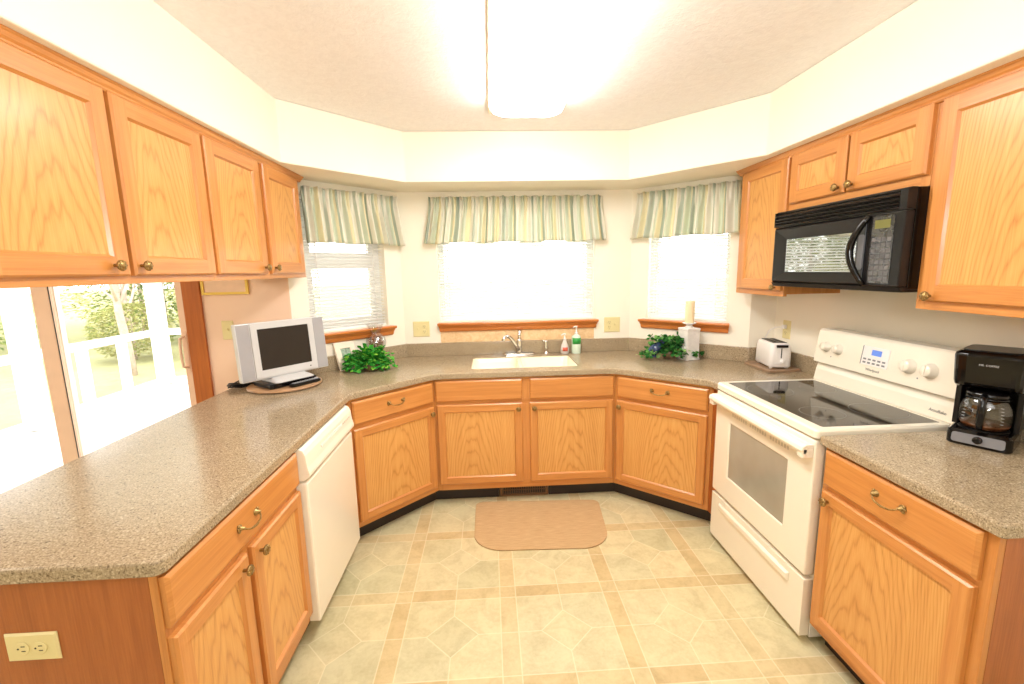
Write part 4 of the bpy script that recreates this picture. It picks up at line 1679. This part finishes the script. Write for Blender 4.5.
# ------------------------------------------------------------------ television on its turntable
def television():
    mb = MB()
    cx, cy = -1.215, 2.630
    mb.lathe([(.0, 0), (.175, 0), (.19, .003), (.2, .006), (.2, .013), (.194, .016), (.0, .016)], 48, at=(cx, cy, CT), cap=False)
    tag(mb.build('turntable', M['turntable']), 'round brown turntable beneath the television', 'turntable')
    rz = math.atan2(.8, .6)
    zt = CT + .0165
    # receiver box
    fx, fy = math.cos(rz), math.sin(rz)
    nx, ny = math.sin(rz), -math.cos(rz)      # towards the viewer
    rc = thing('receiver_box', 'flat black box lying under the television stand', 'receiver', (cx + .005 * nx, cy + .005 * ny, zt), rz)
    mb = MB()
    mb.box(-.14, .14, -.095, .085, .004, .030)
    mb.build('case', M['black_plastic'], rc, bevel=.004)
    mb = MB()
    mb.box(-.12, .12, -.0965, -.0951, .010, .022)
    mb.build('front_panel', M['black_gloss'], rc)
    mb = MB()
    for x in (-.11, .11):
        for y in (-.07, .07):
            mb.lathe([(.009, 0), (.009, .0042)], 10, at=(x, y, 0))
    mb.build('feet', M['black_plastic'], rc)
    t = thing('television', 'silver flat television with side speakers and a dark screen', 'television', (cx + .010, cy + .004, zt + .0305), rz)
    # stand: sloping silver foot and neck
    mb = MB()
    mb.rings([[(x, y, z) for x, y in rrect(-.115 + i, .115 - i, -.105 + j, .070 - i, .02)] for i, j, z in ((0, 0, 0), (0, 0, .006), (.006, .03, .014), (.02, .08, .024))], smooth=False)
    mb.box(-.04, .04, .015, .045, .020, .12)
    mb.build('stand', M['silver_light'], t, bevel=.002)
    b = .020
    z0, H, W = b, .320, .520
    mb = MB()
    tilt = Matrix.Translation((0, .0, z0)) @ Matrix.Rotation(math.radians(-4), 4, 'X')
    mb.X = tilt
    mb.box(-W / 2, W / 2, -.030, .008, 0, H)
    mb.box(-W * .36, W * .36, .008, .045, .03, H - .04)
    cab = mb.build('cabinet_shell', M['silver_light'], t, bevel=.006)
    for s in (-1, 1):
        mb = MB()
        mb.X = tilt
        x0, x1 = sorted((s * .255, s * .188))
        mb.box(x0, x1, -.0325, -.0305, .006, H - .006)
        mb.build('speaker_panel', M['silver'], cab, bevel=.001)
    mb = MB()
    mb.X = tilt
    zb0, zb1 = .012, H - .004
    o_ = [(-.184, zb0), (.184, zb0), (.184, zb1), (-.184, zb1)]
    i_ = [(-.150, zb0 + .040), (.150, zb0 + .040), (.150, zb1 - .034), (-.150, zb1 - .034)]
    mb.rings([[(x, -.0302, z) for x, z in o_], [(x, -.037, z) for x, z in o_], [(x, -.037, z) for x, z in i_], [(x, -.0325, z) for x, z in i_]], cap0=False, cap1=False, smooth=False)
    mb.box(.132, .140, -.0384, -.037, zb0 + .014, zb0 + .020, mat=1)
    mb.build('bezel', [M['silver_light'], M['dark_slot']], cab)
    mb = MB()
    mb.X = tilt
    mb.box(-.1505, .1505, -.0335, -.0304, zb0 + .0395, zb1 - .0335)
    mb.build('screen', M['tv_screen'], cab)
    # remote in front
    rx, ry = cx + .135 * nx + .045 * fx, cy + .135 * ny + .045 * fy
    r = thing('remote_control', 'black remote control with grey buttons in front of television', 'remote', (rx, ry, zt), rz + .06)
    mb = MB()
    mb.rings([[(x, y, z) for x, y in rrect(-.095 + i, .095 - i, -.022 + i, .022 - i, .018)] for i, z in ((.004, 0), (0, .004), (0, .014), (.005, .019))], smooth=False)
    rb = mb.build('case', M['black_plastic'], r)
    mb = MB()
    for k in range(9):
        for j in range(3):
            mb.box(-.075 + k * .0155, -.066 + k * .0155, -.012 + j * .0095, -.006 + j * .0095, .0188, .0212)
    mb.lathe([(.011, .019), (.011, .023), (.009, .0245), (0, .0246)], 16, at=(.072, 0, 0), cap=False)
    mb.build('buttons', M['silver'], rb)
    # bundle of black leads behind the left side
    c = thing('power_cord', 'bundle of black leads coiled behind the television', 'cord', (0, 0, 0))
    mb = MB()
    rnd = random.Random(3)
    for k in range(5):
        pts = []
        for q in range(18):
            a = q * 1.05 + k
            pts.append((-1.452 + .030 * math.cos(a) + .012 * (q - 9) / 3 + rnd.uniform(-.004, .004), 2.615 + .022 * math.sin(a) + .004 * (q - 9), CT + .012 + .010 * (k % 3) + .006 * math.sin(a * 1.7)))
        mb.tube(pts, .0042, 6)
    mb.tube([(-1.42, 2.65, CT + .012), (-1.38, 2.69, CT + .03), (-1.33, 2.71, CT + .05), (-1.285, 2.70, CT + .10), (-1.275, 2.675, CT + .15)], .0042, 6)
    mb.build('lead', M['black_plastic'], c)


television()


# ------------------------------------------------------------------ greenery and ornaments
def leaf(mb, p, d, up, L, Wd, lobes=False, mat=0):
    d, up = Vector(d).normalized(), Vector(up)
    s = d.cross(up)
    s = s.normalized() if s.length > 1e-5 else d.orthogonal().normalized()
    n_ = s.cross(d)
    p = Vector(p)
    if lobes:
        out = [(0, 0), (.1, .45), (.38, .62), (.45, .40), (.62, .46), (1.0, 0), (.62, -.46), (.45, -.40), (.38, -.62), (.1, -.45)]
    else:
        out = [(0, 0), (.3, .5), (.7, .35), (1, 0), (.7, -.35), (.3, -.5)]
    v = [tuple(p + d * (a * L) + s * (b * Wd) + n_ * (-.12 * L * (a * a) + .10 * L * abs(b))) for a, b in out]
    mb.add(v, [tuple(range(len(v)))], mat=mat)


def fern():
    t = thing('potted_fern', 'bright green leafy fern in front of the glass vase', 'plant', (-.815, 3.01, CT))
    rnd = random.Random(11)
    mb = MB()
    mb.lathe([(0, 0), (.045, 0), (.055, .03), (.058, .045), (.052, .047), (0, .044)], 20, cap=False)
    mb.build('pot', M['board'], t)
    st = MB()
    fo = MB()
    for k in range(230):
        a = rnd.uniform(0, 2 * PI)
        reach = rnd.uniform(.04, .15)
        hgt = rnd.uniform(.02, .165) * (1.2 - reach * 4.2)
        if math.sin(a) > .3:
            reach *= .65
        base = Vector((rnd.uniform(-.02, .02), rnd.uniform(-.02, .02), .045))
        tip = Vector((reach * math.cos(a) * 1.15, reach * math.sin(a) * .85, max(.012, hgt)))
        mid = (base + tip) / 2 + Vector((0, 0, .035))
        pts = [base * (1 - q) ** 2 + mid * 2 * q * (1 - q) + tip * q * q for q in (0, .25, .5, .75, 1)]
        for p_ in pts:
            p_.z = max(p_.z, .006)
        st.tube(pts, [.0014, .0013, .0012, .001, .0007], 5)
        for q in range(1, 5):
            d = (pts[q] - pts[q - 1]).normalized()
            for s in (-1, 1, 0):
                sd = (d + d.cross(Vector((0, 0, 1))) * s * 1.0 + Vector((0, 0, rnd.uniform(-.1, .45)))).normalized()
                L = rnd.uniform(.019, .032)
                p0 = pts[q] + Vector((rnd.uniform(-.004, .004),) * 3)
                if (p0 + sd * L).z < .004:
                    sd.z = .2
                p0.z = max(p0.z, .006)
                leaf(fo, p0, sd, (rnd.uniform(-.4, .4), rnd.uniform(-.4, .4), 1), L, L * .8, True)
    st.build('stem', M['fern'], t)
    fo.build('foliage', M['fern'], t)


def ivy():
    t = thing('ivy_plant', 'dark green trailing ivy beside the white candle stand', 'plant', (1.275, 3.075, CT))
    rnd = random.Random(5)
    mb = MB()
    mb.lathe([(0, 0), (.04, 0), (.05, .04), (.052, .055), (.046, .056), (0, .052)], 18, cap=False)
    mb.build('pot', M['board'], t)
    st, fo = MB(), MB()
    for k in range(130):
        a = rnd.uniform(0, 2 * PI)
        rx, ry = .235, .15
        if math.sin(a) > 0:
            ry = .07
        reach = rnd.uniform(.3, 1.0)
        tip = Vector((rx * reach * math.cos(a), ry * reach * math.sin(a), rnd.uniform(.014, .06) if reach > .7 else rnd.uniform(.05, .165)))
        # keep clear of the angled wall behind
        base = Vector((rnd.uniform(-.02, .02), rnd.uniform(-.02, .02), .055))
        mid = (base + tip) / 2 + Vector((0, 0, .05))
        pts = [base * (1 - q) ** 2 + mid * 2 * q * (1 - q) + tip * q * q for q in (0, .2, .4, .6, .8, 1)]
        for p_ in pts:
            p_.z = max(p_.z, .006)
        st.tube(pts, .0012, 5)
        for q in range(1, 6):
            for s in range(2):
                d = Vector((rnd.uniform(-1, 1), rnd.uniform(-1, .5), rnd.uniform(-.1, .6)))
                L = rnd.uniform(.021, .036)
                p0 = pts[q].copy()
                p0.z = max(p0.z, .008)
                leaf(fo, p0, d, (rnd.uniform(-.6, .6), rnd.uniform(-1.2, 0), 1), L, L * .85, True)
    st.build('stem', M['ivy'], t)
    fo.build('foliage', M['ivy'], t)
    # blue ceramic bird nestled at the left of the ivy
    b = thing('bird_figurine', 'small blue ceramic bird figurine sitting in the ivy', 'figurine', (1.150, 3.045, CT + .02))
    mb = MB()
    rs = []
    for s, r, zc in ((-1, .004, .045), (-.8, .018, .045), (-.4, .036, .050), (0, .044, .056), (.35, .040, .066), (.62, .028, .082), (.8, .022, .094)):
        rs.append([(s * .055 + .01, r * math.cos(2 * PI * k / 16), zc + r * math.sin(2 * PI * k / 16)) for k in range(16)])
    mb.rings(rs)
    mb.ball((.056, 0, .110), .023, 16)
    mb.lathe([(.0, .0), (.03, .0), (.032, .006), (.018, .016), (.016, .03)], 16, at=(0, 0, 0), cap=False)
    bd = mb.build('bird_body', M['blue_glaze'], b)
    mb = MB()
    mb.tube([(.076, 0, .110), (.090, 0, .107)], [.006, .001], 8)
    mb.build('beak', M['bronze'], b)


def candle():
    cx, cy = 1.392, 3.03
    t = thing('candle_holder', 'white square candle stand beside the ivy', 'candle holder', (cx, cy, CT), math.radians(14))
    mb = MB()
    rs = []
    for h, z in ((.054, 0), (.054, .012), (.050, .016), (.050, .205), (.053, .209), (.053, .219), (.050, .222)):
        rs.append([(x, y, z) for x, y in ((-h, -h), (h, -h), (h, h), (-h, h))])
    mb.rings(rs, smooth=False)
    mb.build('pedestal', M['distressed'], t, bevel=.002)
    mb = MB()
    mb.lathe([(.030, .222), (.032, .226), (.022, .234), (.018, .240), (.026, .247), (.042, .252), (.046, .256), (.044, .259), (0, .258)], 24, cap=False)
    mb.build('cup', M['distressed'], t)
    mb = MB()
    mb.lathe([(0, 0), (.030, 0), (.031, .004), (.031, .146), (.029, .152), (.02, .149), (0, .147)], 26, cap=False)
    c = thing('pillar_candle', 'cream pillar candle on the white stand', 'candle', (cx, cy, CT + .2588))
    mb.build('wax', M['wax'], c)
    mb = MB()
    mb.tube([(0, 0, .145), (.001, 0, .155), (.003, 0, .164)], .0013, 6)
    mb.build('wick', M['dark_slot'], c)


def vase():
    t = thing('glass_vase', 'flared clear glass vase filled with dried petals', 'vase', (-.812, 3.185, CT))
    mb = MB()
    prof = [(.040, .0), (.046, .010), (.055, .10), (.068, .135), (.072, .160), (.064, .195), (.040, .215), (.032, .225), (.040, .245), (.058, .278), (.066, .288)]
    mb.lathe(prof, 32, cap=False)
    inn = [(.0, .006)] + [(r - .003, z + .004) for r, z in prof]
    mb.lathe(inn, 32, cap=False)
    mb.build('vase_body', M['vase_glass'], t)
    rnd = random.Random(9)
    mb = MB()
    for k in range(800):
        z = rnd.uniform(.02, .195)
        rm = .042 if z < .09 else (.055 if z < .17 else .044)
        a = rnd.uniform(0, 2 * PI)
        r = rm * math.sqrt(rnd.uniform(.2, 1)) * .93
        p = (r * math.cos(a), r * math.sin(a), z)
        d = (rnd.uniform(-1, 1), rnd.uniform(-1, 1), rnd.uniform(-1, 1))
        L = rnd.uniform(.012, .018)
        leaf(mb, Vector(p) - Vector(d).normalized() * L * .5, d, (rnd.uniform(-1, 1), rnd.uniform(-1, 1), 1), L, L * .8)
    o = mb.build('dried_petals', M['potpourri'], t)
    o['kind'] = 'stuff'


def photo_frame():
    t = thing('picture_frame', 'small cream photo frame leaning by the fern', 'picture frame', (-.957, 3.035, CT), math.radians(50))
    t.rotation_euler = (math.radians(-22), 0, math.radians(50))
    w_, h_ = .150, .195
    mb = MB()
    o_ = [(-w_ / 2, .0), (w_ / 2, .0), (w_ / 2, h_), (-w_ / 2, h_)]
    i_ = [(-w_ / 2 + .038, .045), (w_ / 2 - .038, .045), (w_ / 2 - .038, h_ - .045), (-w_ / 2 + .038, h_ - .045)]
    mb.rings([[(x, .008, z) for x, z in o_], [(x, -.008, z) for x, z in o_], [(x, -.008, z) for x, z in i_], [(x, .004, z) for x, z in i_]], cap0=True, cap1=False, smooth=False)
    mb.build('frame', M['paper_white'], t)
    mb = MB()
    mb.box(-w_ / 2 + .037, w_ / 2 - .037, .000, .004, .044, h_ - .044)
    mb.build('photo', M['mini_picture'], t)
    mb = MB()
    mb.add([(-.02, .009, .15), (.02, .009, .15), (.025, .085, .024), (-.025, .085, .024), (-.02, .012, .15), (.02, .012, .15), (.025, .088, .024), (-.025, .088, .024)],
           [(0, 1, 2, 3), (7, 6, 5, 4), (0, 4, 5, 1), (1, 5, 6, 2), (2, 6, 7, 3), (3, 7, 4, 0)])
    mb.build('easel_back', M['dark_slot'], t)


fern()
ivy()
candle()
vase()
photo_frame()

# picture on the peach-tinted wall
t = thing('wall_picture', 'yellow framed picture on the peach-tinted wall under the cabinet', 'picture', (-1.62, WPL[1] - .0005, 1.447))
mb = MB()
o_ = [(-.14, 0), (.14, 0), (.14, .23), (-.14, .23)]
i_ = [(-.125, .015), (.125, .015), (.125, .215), (-.125, .215)]
mb.rings([[(x, 0, z) for x, z in o_], [(x, -.015, z) for x, z in o_], [(x, -.015, z) for x, z in i_], [(x, -.006, z) for x, z in i_]], cap0=True, cap1=False, smooth=False)
mb.build('frame', M['yellow_frame'], t)
mb = MB()
mb.box(-.126, .126, -.0075, -.003, .014, .216)
mb.build('print', M['print_paper'], t)

# ------------------------------------------------------------------ floor mat, register
mb = MB()
mp = fillet([(-.112, 2.285), (.648, 2.268), (.722, 2.80), (-.128, 2.84)], {0: .17, 1: .17, 2: .03, 3: .03}, 10)
mp = fillet([(-.128, 2.300), (.648, 2.268), (.700, 2.795), (-.128, 2.838)], {0: .17, 1: .17, 2: .05, 3: .05}, 10)
mb.rings([[(x, y, z) for x, y in inset(mp, i)] for i, z in ((0, .0002), (0, .004), (.003, .007))], smooth=False)
km = mb.build('kitchen_mat', M['mat'])
tag(km, 'tan woven kitchen mat on the floor before the sink', 'mat')
mb = MB()
mi_ = inset(mp, .010)
mb.rings([[(x, y, z) for x, y in q] for q, z in ((mp, .0005), (mp, .0076), (mi_, .0080), (mi_, .0071))], cap0=False, cap1=False, smooth=False)
mb.build('binding', M['mat'], km)

t = thing('floor_register', 'brown slotted heat register in the toe kick under sink', 'vent', (.205, YB + .0745, 0))
mb = MB()
for b_ in ((-.167, .167, .002, .016), (-.167, .167, .078, .093), (-.167, -.150, .016, .078), (.150, .167, .016, .078)):
    mb.box(b_[0], b_[1], -.006, .004, b_[2], b_[3])
mb.build('frame', M['register'], t, bevel=.002)
mb = MB()
for k in range(19):
    x = -.146 + k * .0158
    mb.box(x, x + .005, -.003, .003, .0165, .0775)
mb.box(-.149, .149, -.0035, .001, .045, .049)
mb.build('grille', M['register'], t)
mb = MB()
mb.box(-.149, .149, .005, .007, .0165, .0775)
mb.build('duct', M['dark_slot'], t)


# ------------------------------------------------------------------ ceiling light
def ceiling_light():
    cx, cy = .228, 1.86
    t = thing('ceiling_light', 'lit rectangular fluorescent fixture on the kitchen ceiling', 'ceiling light', (cx, cy, ZC - .0005))
    mb = MB()
    mb.rings([[(x, y, z) for x, y in rrect(-.205, .205, -.66, .86, .06)] for z in (-.022, 0)], smooth=False)
    mb.build('pan', M['lamp_pan'], t, bevel=.004)
    mb = MB()
    rs = []
    for i, z in ((.0, -.0225), (.0, -.045), (.012, -.068), (.035, -.083), (.075, -.090)):
        rs.append([(x, y, z) for x, y in rrect(-.196 + i, .196 - i, -.645 + i, .735 - i, .07, 8)])
    mb.rings(rs, smooth=True)
    mb.build('diffuser', M['diffuser'], t)


ceiling_light()


# ------------------------------------------------------------------ sliding door
def sliding_door():
    Y0 = WPL[1]
    x0, x1, zt = -3.74, -1.872, 2.06
    t = thing('door_1', 'sliding glass door with oak casing to the porch', 'door', (0, 0, 0))
    t['kind'] = 'structure'
    mb = MB()
    for a, b, c0, c1, g in ((x1 - .004, x1 + .104, 0, zt + .10, 'z'), (x0 - .122, x0 + .004, 0, zt + .10, 'z'), (x0 + .004, x1 - .004, zt - .004, zt + .10, 'x')):
        mb.box(a, b, Y0 - .020, Y0 - .0004, c0, c1, g)
    mb.build('door_casing', M['oak_casing'], t, bevel=.004)
    mb = MB()
    for a, b, c0, c1 in ((x1 - .010, x1 - .0005, 0, zt - .03), (x0 + .0005, x0 + .028, 0, zt - .03), (x0 + .0005, x1 - .0005, zt - .03, zt - .0005), (x0 + .028, x1 - .010, 0, .022)):
        mb.box(a, b, Y0 + .002, Y0 + .138, c0, c1)
    mb.build('door_frame', M['almond_warm_tint'], t)

    def panel(name, a, b, y, mat, sw, sr):
        mb = MB()
        for p_, q_, c0, c1 in ((a, a + sw, .024, zt - .032), (b - sr, b, .024, zt - .032), (a + sw, b - sr, .024, .13), (a + sw, b - sr, zt - .12, zt - .032)):
            mb.box(p_, q_, y, y + .038, c0, c1)
        o = mb.build(name, mat, t, bevel=.004)
        mb = MB()
        mb.box(a + sw, b - sr, y + .016, y + .021, .13, zt - .12)
        mb.build('glass_pane', M['glass'], o)
        return o
    sp = panel('sliding_panel', -2.795, x1 - .011, Y0 + .028, M['almond_warm_tint'], .100, .062)
    mb = MB()
    hx = x1 - .050
    mb.tube([(hx, Y0 + .027, 1.19), (hx - .004, Y0 - .014, 1.18), (hx - .006, Y0 - .018, 1.12), (hx - .006, Y0 - .018, 1.06), (hx - .004, Y0 - .014, 1.0), (hx, Y0 + .027, .99)], .008, 10)
    mb.box(hx - .014, hx + .014, Y0 + .022, Y0 + .0278, .96, 1.22)
    mb.build('handle', M['almond_warm_tint'], sp, bevel=.002)
    panel('fixed_panel', x0 + .03, -2.700, Y0 + .072, M['white_vinyl'], .115, .115)
    mb = MB()
    mb.box(-2.80, -2.725, Y0 + .1135, Y0 + .136, .03, zt - .035)
    mb.box(-2.828, -2.805, Y0 + .1135, Y0 + .136, .03, zt - .035)
    mb.build('screen_stile', M['white_vinyl'], t)
    mb = MB()
    mb.box(-2.6945, -2.6905, Y0 + .030, Y0 + .034, .03, zt - .035)
    mb.build('weather_strip', M['dark_slot'], t)


sliding_door()


# ------------------------------------------------------------------ porch and garden
def porch():
    mb = MB()
    mb.box(-5.06, -1.42, 3.005, 7.06, -.12, -.05)
    struct(mb.build('deck', M['deck']), 'white painted porch deck outside the sliding door', 'deck')
    t = thing('porch_railing', 'white porch railing with posts around the deck', 'railing', (-4.95, 3.1, -.05))
    X0, Y1 = 0.0, 3.80

    def part(name, *bx):
        mb = MB()
        for b_ in bx:
            mb.box(*b_)
        mb.build(name, M['deck_white'], t, bevel=.006)
    for y in (-.02, 1.84, 3.80):
        part('post', (-.08, .08, y - .085, y + .085, 0, 2.45))
    for x in (1.75, 3.45):
        part('post', (x - .08, x + .08, Y1 - .085, Y1 + .085, 0, 2.45))
    ys = [(.065, 1.755), (1.925, 3.715)]
    xs = [(.08, 1.67), (1.83, 3.37)]
    for a, b in ys:
        part('bottom_rail', (-.04, .04, a, b, .02, .11))
        part('top_rail', (-.045, .045, a, b, .76, .85))
        for q in (1, 2):
            yy = a + (b - a) * (q / 3 - .02)
            part('baluster', (-.035, .035, yy - .055, yy + .055, .11, .76))
    for a, b in xs:
        part('bottom_rail', (a, b, Y1 - .04, Y1 + .04, .02, .11))
        part('top_rail', (a, b, Y1 - .045, Y1 + .045, .76, .85))
        for q in (1, 2):
            xx = a + (b - a) * q / 3
            part('baluster', (xx - .05, xx + .05, Y1 - .035, Y1 + .035, .11, .76))
    part('beam', (-.09, .09, -.1, Y1 + .09, 2.45, 2.665), (.09, 3.55, Y1 - .09, Y1 + .09, 2.45, 2.665))
    mb = MB()
    mb.box(-5.2, -1.5, 3.02, 7.2, 2.62, 2.72)
    struct(mb.build('porch_roof', M['deck_white']), 'white flat roof over the porch deck', 'roof')
    mb = MB()
    mb.box(-70, 40, 3.4, 90, -.75, -.62)
    struct(mb.build('lawn', M['lawn']), 'yellow green spring lawn beyond the porch', 'lawn')


porch()


def bare_tree(label, loc, h, seed):
    rnd = random.Random(seed)
    t = thing('bare_tree', label, 'tree', loc, group='leafless trees beyond the porch')
    tr, br = MB(), MB()

    def grow(mb, p, d, L, r, depth):
        pts, rr = [p.copy()], [r]
        n = 4
        for k in range(n):
            d = (d + Vector((rnd.uniform(-.16, .16), rnd.uniform(-.16, .16), rnd.uniform(-.02, .10)))).normalized()
            p = p + d * (L / n)
            pts.append(p.copy())
            rr.append(r * (1 - .45 * (k + 1) / n))
        mb.tube(pts, rr, 7 if depth < 2 else 5)
        if depth >= 3:
            return
        for k in range(4 if depth else 9):
            q = rnd.uniform(.35, 1.0)
            i = min(n - 1, int(q * n))
            p0 = pts[i].lerp(pts[i + 1], q * n - i) if q < 1 else pts[-1]
            a = rnd.uniform(0, 2 * PI)
            nd = (d * .75 + Vector((math.cos(a), math.sin(a), .25)) * .75).normalized()
            grow(br, p0, nd, L * rnd.uniform(.55, .75), max(.007, rr[i] * .5), depth + 1)
    grow(tr, Vector((0, 0, -.02)), Vector((.03, 0, 1)), h * .45, h * .015, 0)
    tr.build('trunk', M['bark'], t)
    br.build('branches', M['twig'], t)


def leafy(name, label, loc, h, r, seed, mat, n, cone, group):
    rnd = random.Random(seed)
    t = thing(name, label, 'tree' if cone else 'shrub', loc, group=group)
    mb = MB()
    mb.tube([(0, 0, -.02), (.02, 0, h * .4), (0, .02, h * .85)], [h * .022, h * .016, h * .005], 8)
    mb.build('trunk', M['bark'], t)
    fo = MB()
    for k in range(n):
        z = rnd.uniform(.02 if cone else .05, 1) ** (1.0 if cone else .8)
        rad = r * ((1 - z) ** .8 + .05 if cone else math.sqrt(max(.05, 1 - (2 * z - 1) ** 2)))
        a = rnd.uniform(0, 2 * PI)
        q = rad * math.sqrt(rnd.uniform(.35, 1))
        p = (q * math.cos(a), q * math.sin(a), z * h + .02)
        d = (math.cos(a) + rnd.uniform(-.5, .5), math.sin(a) + rnd.uniform(-.5, .5), rnd.uniform(-.6, .5))
        L = rnd.uniform(.05, .11) * (h / 3.0) ** .4
        leaf(fo, p, d, (rnd.uniform(-.5, .5), rnd.uniform(-.5, .5), 1), L * 1.4, L * .8)
    o = fo.build('foliage', mat, t)
    return t


bare_tree('pale leafless tree with spreading branches right behind porch rail', (-8.10, 10.3, -.62), 6.5, 21)
bare_tree('slimmer pale leafless tree farther back on the lawn', (-10.4, 13.2, -.62), 6.0, 33)
bare_tree('leafless tree nearest the dining side of the lawn', (-12.2, 9.8, -.62), 6.0, 8)
leafy('evergreen_tree', 'broad evergreen behind the pale leafless tree', (-11.4, 16.2, -.62), 6.0, 2.0, 4, M['conifer'], 5200, True, 'evergreens beyond the lawn')
leafy('evergreen_tree', 'evergreen behind the corner post of the porch', (-8.6, 15.8, -.62), 4.6, 1.7, 5, M['conifer'], 4200, True, 'evergreens beyond the lawn')
leafy('evergreen_tree', 'tall evergreen at the dining side of the lawn', (-16.4, 14.2, -.62), 6.5, 2.1, 6, M['conifer'], 4600, True, 'evergreens beyond the lawn')
for k, (x, y, h_, r_, lb) in enumerate(((-13.8, 18.5, 4.2, 2.6, 'wide spring shrub farthest behind the evergreens'), (-10.2, 20.5, 4.0, 2.4, 'rounded spring shrub behind the broad evergreen'),
                                        (-19.5, 16.5, 4.4, 2.8, 'large spring shrub behind the tall evergreen'), (-7.3, 12.8, 2.2, 1.1, 'small spring shrub beside the corner post'),
                                        (-9.6, 12.4, 1.5, .9, 'low spring shrub beneath the slim leafless tree'),
                                        (-16.8, 22.0, 4.6, 2.6, 'tall spring shrub at the far edge of the lawn'), (-13.6, 23.5, 4.4, 2.4, 'spring shrub just past the widest shrub'),
                                        (-22.5, 20.5, 4.8, 2.9, 'bulky spring shrub at the dining side of the lawn edge'))):
    leafy('spring_shrub', lb, (x, y, -.62), h_, r_, 40 + k, M['bush_leaf'], 3600, False, 'spring shrubs beyond the lawn')
